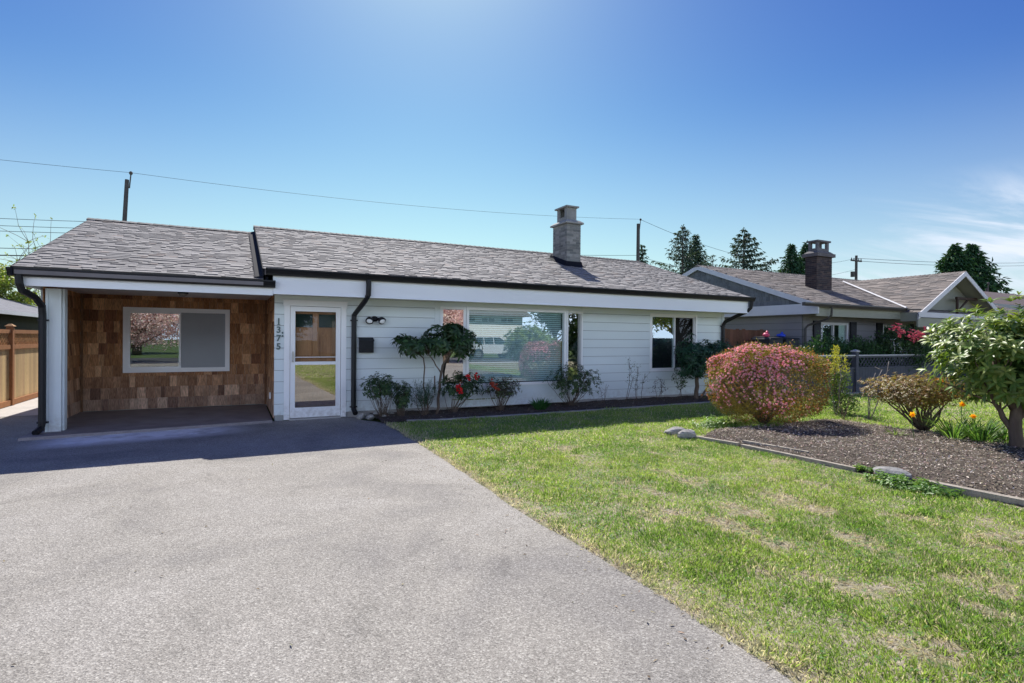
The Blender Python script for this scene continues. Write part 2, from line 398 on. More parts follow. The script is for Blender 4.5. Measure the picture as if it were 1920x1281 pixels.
# leaf litter in the house bed
n = 5000; x = RNG.uniform(2.35, 11.6, n); yy = RNG.uniform(9.45, 10.45, n)
P = np.stack([x, yy, zb(x, yy)+.005], 1); D = rdir(n); D[:, 2] *= .3
kind(tri_obj('bark_litter', *leaves(P, D, rdir(n)*.5+np.array([0, 0, 1.]), RNG.uniform(.015, .05, n), RNG.uniform(.008, .02, n), colvar((.12, .08, .06), n, .5, (.3, .25, .2), .12)), M['chip']), 'stuff')

# ---------------------------------------------------------------- lawn grass
patches = [(4.26, 4.24, .42, .18), (4.30, 4.73, .4, .12), (3.62, 4.54, .22, .10), (4.60, 3.36, .50, .2), (3.94, 3.24, .40, .17), (3.37, 3.60, .32, .13), (3.55, 3.07, .35, .15),
           (4.60, 3.00, .3, .14), (3.52, 2.66, .20, .12), (3.36, 2.02, .36, .11), (3.52, 1.86, .2, .08), (2.92, 1.42, .28, .09), (3.10, 1.32, .25, .07), (4.0, 5.73, .12, .06),
           (3.7, 1.5, .25, .08), (5.47, 2.0, .3, .06), (3.67, 4.2, .25, .1), (5.1, 2.55, .35, .1), (4.9, 1.9, .3, .07), (4.15, 2.5, .35, .1), (5.4, 3.6, .3, .08), (4.9, 5.5, .2, .06)]
def bare(x, y):
    w = .5*vnoise(x, y, 4, 31) + .4*vnoise(x, y, 10, 32) + .35*vnoise(x, y, 27, 35)
    d = np.zeros_like(x)
    for px_, py_, a, b in patches:
        # patches are drawn out along the mowing direction
        u = (x-px_)*.3-(y-py_)*.95; v = (x-px_)*.95+(y-py_)*.3
        d = np.maximum(d, 1.35-np.sqrt((v/(b*1.45))**2+(u/(a*.85))**2))
    e = np.clip(1-(x-edge_x(y))/.16, 0, 1)*.75
    field = np.clip(vnoise(x, y, 2.0, 33)-.5, 0, 1)*1.5*(y < 6.4)*(x > 3)
    return np.clip((np.maximum(np.maximum(d, e), field)) * 1.25 - w*1.75 + .53, 0, 1)
def grass_pts(x0, x1, y0, y1, n, ok):
    x = RNG.uniform(x0, x1, n); y = RNG.uniform(y0, y1, n)
    k = ok(x, y) & (RNG.random(n) > np.clip(bare(x, y)*1.25, 0, .9)); return x[k], y[k]
def lawn_ok(x, y):
    m = (x > edge_x(y)-.035+.11*vnoise(x, y, 5, 40)*vnoise(x, y, 21, 42)-.01*vnoise(x, y, 40, 43)) & (y < 9.36+.04*vnoise(x, y, 7, 41)) & ~(bedmask(x, y) | ((x > 6.28) & (x < 6.42) & (y < 5.9)))
    return m & ~((x > 6.1) & (x < 9.8) & (y < 6.15) & (y > 5.6) & bedmask(x, y))
parts = []
def blades(x, y, h, w, lod, spread=.45, straw=.17):
    n = len(x)
    hn = .4+.7*vnoise(x, y, 3.1, 50)+.35*vnoise(x, y, 11, 51)+.9*np.clip(vnoise(x, y, 5.3, 57)-.66, 0, 1)*2
    P = np.stack([x, y, zl(x, y)-.004], 1)
    cl = np.stack([vnoise(x, y, 6, 52)-.5, vnoise(x, y, 6, 53)-.5, np.zeros(n)], 1)
    D = np.array([0, 0, 1.]) + RNG.normal(size=(n, 3))*[spread, spread, .1] + cl*1.2
    az = RNG.uniform(0, 2*math.pi, n); N = np.stack([np.cos(az), np.sin(az), np.full(n, .3)], 1)
    t = vnoise(x, y, 1.5, 54); t2 = vnoise(x, y, 7, 55); q = np.clip(t*.75+t2*.5-.12, 0, 1)[:, None]
    base = np.array([.175, .325, .07])*(1-q) + np.array([.39, .51, .115])*q
    C = base*(1+RNG.uniform(-.3, .3, (n, 1)))
    dry = np.clip(1-(x-edge_x(y))/.35, 0, 1)*.5 + bare(x, y)*.9 + straw + .22*np.clip(vnoise(x, y, 2.1, 56)-.45, 0, 1)
    k = RNG.random(n) < dry; C[k] = np.array([.62, .57, .42])*(1+RNG.uniform(-.3, .3, (k.sum(), 1)))
    return leaves(P, D, N, h*hn*RNG.uniform(.6, 1.35, n), w*RNG.uniform(.7, 1.3, n), C, .1, RNG.uniform(.05, .35, n)[:, None], lod)
for x0, x1, y0, y1, dens, h, w, lod in ((2.05, 5.2, .2, 3.2, 11000, .034, .0040, 0), (5.2, 8, .0, 3.2, 6000, .036, .0055, 0), (2.2, 6.4, 3.2, 6.2, 6200, .034, .0052, 0),
        (2.2, 7.2, 6.2, 9.42, 2600, .042, .009, 0), (7.2, 12.5, 5.5, 9.42, 2000, .045, .011, 0), (9.6, 15, 0, 5.5, 1500, .048, .012, 0), (12.5, 22, 3, 9.42, 700, .05, .017, 0), (2.2, 12, -9.6, .2, 300, .05, .018, 0)):
    n = int(dens*(x1-x0)*(y1-y0)); x, y = grass_pts(x0, x1, y0, y1, n, lawn_ok)
    parts.append(blades(x, y, h, w, lod))
# flat dead blades on the bare patches
n = 60000; x = RNG.uniform(2.08, 6.3, n); y = RNG.uniform(.3, 7, n); k = lawn_ok(x, y) & (RNG.random(n) < np.clip(bare(x, y)*1.4, .04, 1)); x, y = x[k], y[k]; n = len(x)
P = np.stack([x, y, zl(x, y)+RNG.uniform(.001, .012, n)], 1); D = rdir(n); D[:, 2] = np.abs(D[:, 2])*.25
parts.append(leaves(P, D, rdir(n)*.3+np.array([0, 0, 1.]), RNG.uniform(.02, .06, n), RNG.uniform(.003, .006, n), colvar((.46, .40, .29), n, .35, (.30, .24, .18), .3)))
# clover and small broad-leaved weeds among the blades
n = 9000; x = RNG.uniform(2.35, 6.3, n); y = RNG.uniform(.3, 9.2, n); k = lawn_ok(x, y) & (RNG.random(n) < .15+1.6*np.clip(vnoise(x, y, 1.7, 60)-.5, 0, 1)); x, y = x[k], y[k]; n = len(x)
for j in range(4):
    a = RNG.uniform(0, 6.28, n); P = np.stack([x, y, zl(x, y)+RNG.uniform(.012, .028, n)], 1); D = np.stack([np.cos(a), np.sin(a), np.full(n, .25)], 1)
    parts.append(leaves(P, D, np.tile([0, 0, 1.], (n, 1)), RNG.uniform(.012, .03, n), RNG.uniform(.009, .018, n), colvar((.13, .27, .06), n, .3), .1, .1))
kind(tri_obj('grass', *cat(*parts), M['grass']), 'stuff')

# broad-leaved weeds and tufts
def tuft(name, label, cat_, loc, n, h, r, colr, w=.007, spread=.5, mat='grass', group=None, droop=.3):
    a = RNG.uniform(0, 2*math.pi, n); rr_ = r*.55*np.sqrt(RNG.random(n))
    P = np.stack([loc[0]+rr_*np.cos(a), loc[1]+rr_*np.sin(a), np.full(n, loc[2])], 1)
    D = np.stack([np.cos(a)*spread, np.sin(a)*spread, np.ones(n)], 1)+RNG.normal(size=(n, 3))*.18
    N = np.stack([np.cos(a), np.sin(a), np.full(n, -.4)], 1)*-1
    o = tri_obj(name, *leaves(P, D, N, h*RNG.uniform(.6, 1.15, n), w*RNG.uniform(.7, 1.3, n), colvar(colr, n, .25), .2, droop, 1), M[mat])
    tag(o, label, cat_, group); return o
tuft('grass_tuft', 'small bright green grass tuft growing in the middle of the mulch bed', 'grass tuft', (8.78, 4.6, .07), 60, .17, .12, (.17, .27, .05))
WEEDS = [('low leafy weed clump beside the flat rock on the bed edge', (6.15, 3.05, .02), (.2, .42, .09), 240, (.13, .24, .055)), ('bright green weeds spilling over the timber edging behind the flat rock', (6.42, 3.68, .04), (.06, .10, .04), 25, (.17, .29, .06)), ('leafy green weeds under the left side of the round pink azalea', (7.45, 6.75, .04), (.5, .3, .12), 240, (.15, .27, .06)), ('bright leafy weeds at the front foot of the round pink azalea', (7.7, 5.95, .07), (.35, .16, .10), 170, (.15, .25, .06))]

# ---------------------------------------------------------------- rocks, edging
def rock(label, c, r, seed, lean=0, group=None, flat=.55):
    rg = random.Random(seed); mb = MB(); mb.sphere((0, 0, 0), 1, 12, 8, jit=.0)
    vv = []
    dirs = [Vector((rg.gauss(0, 1), rg.gauss(0, 1), rg.gauss(0, 1))).normalized() for _ in range(9)]; cut = [rg.uniform(.62, .9) for _ in dirs]
    for v in mb.v:
        v = Vector(v)
        for d, ct in zip(dirs, cut):
            t = v.dot(d)
            if t > ct: v -= d*(t-ct)
        v *= 1+rg.uniform(-.03, .03)
        vv.append((c[0]+v.x*r[0], c[1]+v.y*r[1], c[2]+v.z*r[2]))
    mb.v = vv
    o = obj('rock', mb, M['rock']); tag(o, label, 'rock', group); return o
rock('pale rounded rock at the near left corner of the mulch bed', (6.13, 6.12, .05), (.17, .13, .1), 4)
rock('grey rough rock behind the pale rounded rock at the bed corner', (6.22, 6.48, .04), (.24, .13, .09), 9)
rock('flat grey rock set in the timber edging of the mulch bed', (6.40, 3.40, .05), (.12, .22, .09), 12)
for i, (x, y, r, l) in enumerate([(2.10, 10.22, .10, 'small round stone directly under the black downspout by the door'), (2.24, 10.08, .085, 'tan stone just right of the one under the downspout'), (2.42, 10.3, .1, 'stone against the siding in the little stone row'),
        (2.47, 10.02, .08, 'brown stone at the front of the little stone row'), (2.66, 10.25, .085, 'rightmost stone of the little row beside the low shrub')]):
    rock(l, (x, y, .04), (r, r*.85, r*.7), 20+i, group='stones at the end of the house bed')
def edging(label, pts, w, h, name='edging_board', mat='timber', z=-.02, group=None):
    mb = MB()
    for (x0, y0), (x1, y1) in zip(pts, pts[1:]):
        d = Vector((x1-x0, y1-y0)); d.normalize(); nx, ny = -d.y*w/2, d.x*w/2
        mb.hexa([(x0-nx, y0-ny, z), (x1-nx, y1-ny, z), (x1+nx, y1+ny, z), (x0+nx, y0+ny, z), (x0-nx, y0-ny, h), (x1-nx, y1-ny, h), (x1+nx, y1+ny, h), (x0+nx, y0+ny, h)])
    o = obj(name, mb, M[mat]); tag(o, label, 'edging', group); return o
edging('short pale timber edging board running from the corner rock', [(6.2, 6.02), (6.33, 5.35)], .06, .06)
edging('second timber edging board, stepped inside the first near the pink azalea', [(6.5, 5.42), (6.62, 4.5)], .05, .075)
edging('long shaded timber edging board leading to the flat rock', [(6.34, 5.3), (6.36, 4.5), (6.37, 3.75)], .06, .05)
edging('long pale timber edging board nearest the camera beside the mulch', [(6.36, 3.1), (6.41, 2.3), (6.45, .5), (6.4, -3)], .08, .075)
edging('thin concrete edging strip between the lawn and the house bed', [(2.75, 9.5), (3.3, 9.36), (5, 9.33), (8, 9.35), (11.4, 9.45), (14.5, 9.45)], .07, .035, 'edging_strip', 'concrete')

n = 260; x = np.concatenate([RNG.uniform(-5, 2.2, 120), 2.2-np.abs(RNG.normal(size=140))*.25]); yy = RNG.uniform(.5, 9.8, n)
P = np.stack([x, yy, np.full(n, .008)], 1); D = rdir(n); D[:, 2] = np.abs(D[:, 2])*.15
kind(tri_obj('leaf_litter', *leaves(P, D, rdir(n)*.3+np.array([0, 0, 1.]), RNG.uniform(.01, .04, n), RNG.uniform(.004, .014, n), colvar((.30, .24, .14), n, .5, (.12, .09, .06), .35), .2, 0), M['chip']), 'stuff')

# ================================================================ the bungalow
YW = 10.5
house = thing('bungalow', 'single-storey pale green bungalow with grey shingle roof, white fascia and cedar-shingled porch', 'house', (4.5, 10.5, 0))
def siding(mb, x0, x1, z0, z1, yf, op=(), exp=.2, lap=.013, axis='Y', flip=1, zoff=0.0):
    """lap boards between x0..x1 on plane yf facing -axis*flip; openings op=(xa,xb,za,zb) are left out"""
    def P(u, d, z): return (u, yf-flip*d, z) if axis == 'Y' else (yf-flip*d, u, z)
    z = z0-zoff
    while z < z1-1e-4:
        a, b = max(z, z0), min(z+exp, z1)
        xs = sorted({x0, x1, *[max(x0, min(x1, o[0])) for o in op if o[3] > a and o[2] < b], *[max(x0, min(x1, o[1])) for o in op if o[3] > a and o[2] < b]})
        for xa, xb in zip(xs, xs[1:]):
            if xb-xa < 1e-4: continue
            segs = [(a, b)]
            for o in op:
                if o[0] < xb-1e-4 and o[1] > xa+1e-4:
                    ns_ = []
                    for p, q in segs:
                        if o[2] > p: ns_.append((p, min(q, o[2])))
                        if o[3] < q: ns_.append((max(p, o[3]), q))
                    segs = [s_ for s_ in ns_ if s_[1]-s_[0] > 1e-4]
            for p, q in segs:
                gp = .0065 if abs(p-z) < 1e-4 else 0
                dp = lap*(1-(p+gp-z)/exp)+.016; dq = lap*(1-(q-z)/exp)+.016
                A, B, Cc, Dd = P(xa, dp, p+gp), P(xb, dp, p+gp), P(xb, dq, q), P(xa, dq, q)
                mb.quad(A, B, Cc, Dd)
                if gp:
                    dk = (.16, .16, .17)
                    mb.quad(P(xa, .003, p+gp), P(xb, .003, p+gp), B, A, dk); mb.quad(P(xa, .003, p), P(xb, .003, p), P(xb, .003, p+gp), P(xa, .003, p+gp), dk)
        z += exp
W2 = (9.21, 10.80, .71, 2.16)     # right window outer frame
DOOR = (.79, 1.865, 0.02, 2.14)
mb = MB(); siding(mb, .63, 3.60, .1, 2.24, YW, [DOOR])
obj('wall', mb, M['siding'], house, label='pale green lap-sided front wall around the door')
mb = MB(); siding(mb, 7.17, 11.70, .1, 2.24, YW, [W2])
obj('wall', mb, M['siding'], house, label='pale green lap-sided front wall right of the bay window')
mb = MB(); mb.box(3.60, 3.72, YW-.035, YW-.0035, .1, 2.24); obj('corner_board', mb, M['siding'], house)
# structural core behind the boards with real openings
mb = MB()
def core(x0, x1, z0, z1, y0=YW, y1=YW+.12): mb.box(x0, x1, y0, y1, z0, z1)
core(.645, .79, .0, 2.3); core(.79, 1.865, 2.14, 2.3); core(1.865, 3.75, .0, 2.3); core(7.14, 9.21, 0, 2.3); core(9.21, 10.8, 0, .71); core(9.21, 10.8, 2.16, 2.3); core(10.8, 11.75, 0, 2.3)
core(3.75, 7.14, 2.22, 2.3); core(3.75, 7.14, 0, .3)
mb.box(11.63, 11.75, YW+.12, 18.4, 0, 2.3); mb.box(.645, 11.63, 18.28, 18.4, 0, 2.3)
mb.box(.645, .765, YW+.12, 18.28, 0, 2.3)
mb.box(.765, 11.63, YW+1.2, 18.28, .0, .05); mb.box(.765, 11.63, YW+.12, 18.28, 2.34, 2.38)
mb.box(-2.74, .645, 18.28, 18.4, 0, 2.3); mb.box(-2.74, .645, 13.1, 18.28, 0, .04)
obj('inner_wall', mb, M['inside'], house, label='plain inner wall faces seen through the windows')
mb = MB()
mb.box(11.70, 11.785, YW-.034, YW+.1, .08, 2.235)
obj('corner_board', mb, M['siding'], house)
mb = MB(); siding(mb, YW, 18.4, .1, 2.24, 11.754, flip=-1, axis='X'); obj('wall', mb, M['siding'], house, label='lap-sided right end wall')
mb = MB(); siding(mb, 13.1, 18.4, .1, 2.24, -2.752, axis='X'); obj('wall', mb, M['siding'], house, label='lap-sided left end wall')
mb = MB(); mb.box(1.9, 11.77, YW-.006, YW+.0, -.05, .1)
obj('foundation', mb, M['concrete'], house)
# bay window bump-out -----------------------------------------------------
B0, B1, BY = 3.72, 7.17, 10.28       # wall ends and front plane
BX0, BX1 = 4.20, 6.60
def bay_panels():
    return [((B0, YW-.02), (BX0, BY)), ((BX0, BY), (BX1, BY)), ((BX1, BY), (B1, YW-.02))]
mb = MB()
rows = [(.10, .25), (.25, .52)]
for (p, q) in bay_panels():
    for i, (za, zb_) in enumerate(rows):
        o = .016
        dx, dy = q[0]-p[0], q[1]-p[1]; l = math.hypot(dx, dy); nx, ny = dy/l, -dx/l
        P = lambda a, off, z: (a[0]+nx*off, a[1]+ny*off, z)
        mb.quad(P(p, o, za), P(q, o, za), P(q, .003, zb_), P(p, .003, zb_)); mb.quad(P(p, -.01, za), P(q, -.01, za), P(q, o, za), P(p, o, za))
bay = obj('bay_window', mb, M['siding'], house, label='bay window with a wide blind-covered centre pane and two narrow angled side panes')
mb = MB()
for (p, q) in bay_panels():
    dx, dy = q[0]-p[0], q[1]-p[1]; l = math.hypot(dx, dy); nx, ny = dy/l, -dx/l
    P = lambda a, off, z: (a[0]+nx*off, a[1]+ny*off, z)
    mb.quad(P(p, .004, 2.13), P(q, .004, 2.13), P(q, .004, 2.24), P(p, .004, 2.24))
obj('bay_header', mb, M['siding'], bay)
mb = MB(); mb.poly([(B0, YW, .1), (BX0, BY, .1), (BX1, BY, .1), (B1, YW, .1)]); mb.poly([(B0, YW, 2.238), (BX0, BY, 2.238), (BX1, BY, 2.238), (B1, YW, 2.238)])
mb.poly([(B0, YW, .54), (BX0, BY+.01, .54), (BX1, BY+.01, .54), (B1, YW, .54)])
obj('bay_floor', mb, M['siding'], bay)
moss = MB(); random.seed(4)
for i in range(70):
    x = random.uniform(3.95, 4.95); t = random.uniform(.0, 1); r = random.uniform(.006, .016)
    yb = BY-.012 if x > BX0 else BY-.012+(BX0-x)*.42
    moss.sphere((x, yb, .253), (r*1.6, r, r*.7), 6, 4, (.16, .19, .03))
obj('moss', moss, M['chip'], bay)
def frame_on(mb, p, q, z0, z1, w, d0, d1, bars=()):
    """rectangular frame standing on the vertical plane through p,q (xy), projecting d0..d1 outward"""
    dx, dy = q[0]-p[0], q[1]-p[1]; l = math.hypot(dx, dy); ux, uy = dx/l, dy/l; nx, ny = uy, -ux
    def bx(a, b, za, zc):
        P = lambda t, o, z: (p[0]+ux*t+nx*o, p[1]+uy*t+ny*o, z)
        mb.hexa([P(a, d1, za), P(b, d1, za), P(b, d0, za), P(a, d0, za), P(a, d1, zc), P(b, d1, zc), P(b, d0, zc), P(a, d0, zc)])
    bx(0, w, z0, z1); bx(l-w, l, z0, z1); bx(w, l-w, z0, z0+w); bx(w, l-w, z1-w, z1)
    for kind_, v, bw in bars:
        if kind_ == 'v': bx(v-bw/2, v+bw/2, z0+w, z1-w)
        else: bx(w, l-w, v-bw/2, v+bw/2)
def pane_on(mb, p, q, z0, z1, off, t0=0, t1=None):
    dx, dy = q[0]-p[0], q[1]-p[1]; l = math.hypot(dx, dy); ux, uy = dx/l, dy/l; nx, ny = uy, -ux
    t1 = l if t1 is None else t1
    P = lambda t, z: (p[0]+ux*t+nx*off, p[1]+uy*t+ny*off, z)
    mb.quad(P(t0, z0), P(t1, z0), P(t1, z1), P(t0, z1))
for i, ((p, q), nm) in enumerate(zip(bay_panels(), ('glassside', 'glass', 'glassside'))):
    mb = MB(); frame_on(mb, p, q, .515, 2.14, .055, -.05, .034)
    wf = obj('window_frame', mb, M['trim'], bay)
    mb = MB(); pane_on(mb, p, q, .57, 2.085, -.02, .05, math.dist(p, q)-.05); obj('pane', mb, M[nm], bay)
mb = MB()
k = 0
for zz in np.arange(.60, 2.09, .0435):
    mb.hexa([(BX0+.07, BY+.075, zz-.010), (BX1-.07, BY+.075, zz-.010), (BX1-.07, BY+.105, zz+.023), (BX0+.07, BY+.105, zz+.023), (BX0+.07, BY+.074, zz-.008), (BX1-.07, BY+.074, zz-.008), (BX1-.07, BY+.104, zz+.025), (BX0+.07, BY+.104, zz+.025)])
for xx in (4.6, 5.4, 6.2): mb.box(xx-.004, xx+.004, BY+.07, BY+.072, .58, 2.1)
mb.box(BX0+.06, BX1-.06, BY+.07, BY+.12, 2.06, 2.1)
obj('blind', mb, M['blind'], bay)
mb = MB(); mb.quad((4.0, 10.9, .5), (6.9, 10.9, .5), (6.9, 10.9, 2.3), (4.0, 10.9, 2.3)); obj('room_dark_sheet', mb, M['dark'], bay)  # dark sheet behind the blind, painting the shade of the room
# right-hand sliding window
def window(name, x0, x1, z0, z1, yf, glassm, mull, label, behind=None, w=.055):
    mb = MB(); p, q = (x0, yf), (x1, yf)
    frame_on(mb, p, q, z0, z1, w, -.06, .028)
    wn_ = obj(name, mb, M['trim'], house, label=label)
    mb = MB(); m_ = (mull-x0)
    frame_on(mb, (x0+w, yf), (mull+.025, yf), z0+w, z1-w, .028, -.03, .012); mb2 = MB(); frame_on(mb2, (mull-.02, yf+.03), (x1-w, yf+.03), z0+w, z1-w, .026, -.03, .012)
    obj('sash', mb, M['trim'], wn_); obj('sash', mb2, M['trim'], wn_)
    mb = MB(); pane_on(mb, (x0, yf), (x1, yf), z0+w+.02, z1-w-.02, -.012, w+.02, m_); obj('pane', mb, M[glassm], wn_)
    return wn_
w2 = window('window', 9.21, 10.80, .71, 2.16, YW, 'glass', 10.03, 'white sliding window at the right end of the front wall')
mb = MB(); pane_on(mb, (9.21, YW), (10.8, YW), .8, 2.1, -.05, .84, 1.54); obj('pane', mb, M['screen'], w2)
mb = MB(); mb.box(9.1, 10.9, YW+.2, YW+.22, .5, 2.3); obj('room_dark_sheet', mb, M['dark'], w2)  # near-black sheet in place of the dim room inside
# front door -------------------------------------------------------------
mb = MB()
y0, y1 = YW-.045, YW+.02
mb.box(.79, .885, y0, y1, .02, 2.06); mb.box(1.77, 1.865, y0, y1, .02, 2.06); mb.box(.775, 1.88, y0-.008, y1, 2.06, 2.15); mb.box(.765, 1.89, y0-.02, y1, 2.15, 2.165)
door = obj('door_frame', mb, M['trim'], house, label='white moulded frame around the front door')
mb = MB(); mb.box(.885, 1.77, YW-.05, YW+.1, .0, .035); obj('threshold', mb, M['concrete'], door)
mb = MB()
ya, yb = YW-.035, YW-.003
mb.box(.892, .975, ya, yb, .045, 2.052); mb.box(1.68, 1.763, ya, yb, .045, 2.052); mb.box(.975, 1.68, ya, yb, 1.965, 2.052); mb.box(.975, 1.68, ya, yb, .045, .225); mb.box(.975, 1.68, ya, yb, 1.0, 1.055)
storm = obj('storm_door', mb, M['trim'], house, label='white storm door with a screen above and glass below')
mb = MB(); mb.quad((.975, YW-.02, .225), (1.68, YW-.02, .225), (1.68, YW-.02, 1.0), (.975, YW-.02, 1.0)); obj('glass', mb, M['glassdoor'], storm)
mb = MB(); mb.quad((.975, YW-.02, 1.055), (1.68, YW-.02, 1.055), (1.68, YW-.02, 1.965), (.975, YW-.02, 1.965)); obj('insect_screen', mb, M['screen'], storm)
mb = MB(); mb.box(.975, 1.68, YW-.024, YW-.016, 1.13, 1.142); obj('screen_bar', mb, M['trim'], storm)
mb = MB(); mb.box(.925, .952, YW-.052, YW-.035, 1.05, 1.24); mb.tube([(.938, YW-.05, 1.2), (.938, YW-.085, 1.19), (.938, YW-.085, 1.12), (.938, YW-.05, 1.11)], .007); mb.sphere((.938, YW-.06, 1.075), .014, 8, 6)
obj('handle', mb, M['chrome'], storm)
# stained inner door
mb = MB(); yd = YW+.075
mb.box(.9, 1.76, yd, yd+.045, .05, 2.05)
for x0, x1, z0, z1 in ((.985, 1.285, .28, .95), (1.385, 1.685, .28, .95), (.985, 1.285, 1.1, 1.55), (1.385, 1.685, 1.1, 1.55)):
    e = .035; mb.box(x0+e, x1-e, yd-.016, yd-.0005, z0+e, z1-e); mb.box(x0+e+.04, x1-e-.04, yd-.026, yd-.0165, z0+e+.04, z1-e-.04)
for x0, x1 in ((.9, .985), (1.285, 1.385), (1.685, 1.76)): mb.box(x0, x1, yd-.028, yd-.001, .06, 2.04)
for z0, z1 in ((.06, .28), (.95, 1.1), (1.55, 1.66), (1.93, 2.04)):
    for x0, x1 in ((.986, 1.284), (1.386, 1.684)): mb.box(x0, x1, yd-.027, yd-.001, z0, z1)
entry = obj('entry_door', mb, M['doorwood'], house, label='brown stained panelled entry door behind the screen')
mb = MB(); mb.box(.99, 1.28, yd-.014, yd-.001, 1.68, 1.92); mb.box(1.39, 1.68, yd-.014, yd-.001, 1.68, 1.92); obj('door_light', mb, M['carglass'], entry)
mb = MB(); mb.box(.8, .9, YW+.02, YW+.12, .03, 2.1); mb.box(1.76, 1.86, YW+.02, YW+.12, .03, 2.1); obj('jamb', mb, M['doorwood'], entry)
# house number and door bell
def text(name, s, size, loc, mat, parent, rot=(math.pi/2, 0, 0), extr=.004, bold=.0):
    cu = bpy.data.curves.new(name, 'FONT'); cu.body = s; cu.size = size; cu.extrude = extr; cu.align_x = 'CENTER'; cu.align_y = 'CENTER'; cu.offset = bold
    t = bpy.data.objects.new(name, cu); COL.objects.link(t); t.location = loc; t.rotation_euler = rot
    dg = bpy.context.evaluated_depsgraph_get(); me = bpy.data.meshes.new_from_object(t.evaluated_get(dg)); me.transform(t.matrix_world if False else Matrix.LocRotScale(Vector(loc), t.rotation_euler, None))
    bpy.data.objects.remove(t); me.name = name; me.materials.clear()
    o = link(name, me, mat, parent); return o
for i, ch in enumerate('1375'):
    z = 1.77-i*.148
    text('house_number', ch,  .155, (.700, YW-.036, z), M['numeral'], house, bold=.004)
    if ch == '1':
        nb_ = MB(); nb_.box(.674, .727, YW-.041, YW-.033, z-.060, z-.049); obj('numeral_serif', nb_, M['numeral'], house)
mb = MB(); mb.box(.752, .776, YW-.035, YW-.01, 1.50, 1.535); mb.box(.752, .776, YW-.035, YW-.01, 1.555, 1.59); obj('door_bell', mb, M['numeral'], house)
# porch --------------------------------------------------------------------
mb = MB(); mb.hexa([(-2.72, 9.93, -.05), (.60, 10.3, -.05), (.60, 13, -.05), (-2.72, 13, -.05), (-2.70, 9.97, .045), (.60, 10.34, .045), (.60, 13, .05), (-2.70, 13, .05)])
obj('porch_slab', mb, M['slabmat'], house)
random.seed(21)
def shake_col():
    t = random.random(); b = (.25, .118, .052) if t < .4 else (.33, .168, .078) if t < .75 else (.42, .235, .12) if t < .9 else (.17, .075, .038)
    k = random.uniform(.8, 1.2); return (b[0]*k, b[1]*k, b[2]*k)
def shakes(mb, u0, u1, z0, z1, c, axis, flip, op=(), exp=.215):
    def P(u, d, z): return (u, c-flip*d, z) if axis == 'Y' else (c-flip*d, u, z)
    z = z0; row = 0
    while z < z1-.01:
        u = u0
        while u < u1-.001:
            w = min(random.uniform(.07, .19), u1-u)
            if u1-(u+w) < .05: w = u1-u
            a, b = u+.0015, u+w-.0015; zt = min(z+exp+.01, z1); zb0 = z+random.uniform(-.006, .004)
            t = random.uniform(.016, .026); cc = shake_col(); t2 = .003
            wv = max(0, 1-(z-z0)/.75); q = (1+.3*wv)*1.38; gy = sum(cc)/3; cc = tuple((k*(1-.45*wv)+gy*.45*wv)*q for k in cc)
            rects = [(a, b, zb0, zt)]
            for o in op:
                nr_ = []
                for (ra, rb, rz0, rz1) in rects:
                    if ra < o[1] and rb > o[0] and rz0 < o[3] and rz1 > o[2]:
                        if ra < o[0]: nr_.append((ra, o[0], rz0, rz1))
                        if rb > o[1]: nr_.append((o[1], rb, rz0, rz1))
                        if rz0 < o[2]-.005: nr_.append((max(ra, o[0]), min(rb, o[1]), rz0, o[2]))
                        if rz1 > o[3]+.005: nr_.append((max(ra, o[0]), min(rb, o[1]), o[3], rz1))
                    else: nr_.append((ra, rb, rz0, rz1))
                rects = nr_
            for (ra, rb, rz0, rz1) in rects:
                p = [P(ra, t, rz0), P(rb, t, rz0), P(rb, .0, rz0), P(ra, .0, rz0), P(ra, t2, rz1), P(rb, t2, rz1), P(rb, 0, rz1), P(ra, 0, rz1)]
                mb.hexa(p, cc)
            u += w
        z += exp; row += 1
WP = (-1.925, -.085, .775, 2.06)
mb = MB(); shakes(mb, -2.58, .64, .06, 2.3, 12.87, 'Y', 1, [(WP[0]+.03, WP[1]-.03, WP[2]+.03, WP[3]-.03)])
pw = obj('shingled_wall', mb, M['shake'], house, label='brown cedar-shingled back wall of the porch')
mb = MB(); shakes(mb, 10.62, 12.87, .06, 2.3, -2.6, 'X', -1); obj('shingled_wall', mb, M['shake'], house, label='dark cedar-shingled left wall of the porch')
mb = MB(); shakes(mb, 10.52, 12.87, .06, 2.3, .64, 'X', 1); obj('shingled_wall', mb, M['shake'], house, label='cedar-shingled right wall of the porch')
mb = MB()   # porch shell
mb.box(-2.625, -2.6005, 10.62, 13.1, 0, 2.3); mb.box(-2.6, -1.9, 12.8705, 13, 0, 2.3); mb.box(-.1, .64, 12.8705, 13, 0, 2.3); mb.box(-1.9, -.1, 12.8705, 13, 0, .8); mb.box(-1.9, -.1, 12.8705, 13, 2.03, 2.3)
mb.box(-2.74, -2.6, 13.1, 18.28, 0, 2.3)
obj('inner_wall', mb, M['inside'], house)
mb = MB(); mb.box(-2.58, -2.545, 12.82, 12.85, .05, 2.29, (.24, .13, .07)); obj('corner_strip', mb, M['shake'], house)
mb = MB(); mb.box(.585, .62, 12.82, 12.85, .05, 2.29, (.2, .1, .05)); obj('corner_strip', mb, M['shake'], house)
win = window('window', WP[0], WP[1], WP[2], WP[3], 12.855, 'glass', -.985, 'wide white sliding window in the shingled porch wall', w=.085)
mb = MB(); pane_on(mb, (WP[0], 12.855), (WP[1], 12.855), .86, 1.98, -.016, .965, 1.76); obj('grey_screen', mb, M['greyscreen'], win)
mb = MB(); mb.box(-2.1, 0, 13.2, 13.22, .5, 2.3); obj('room_dark_sheet', mb, M['dark'], win)  # dark sheet for the unlit room behind the porch wall
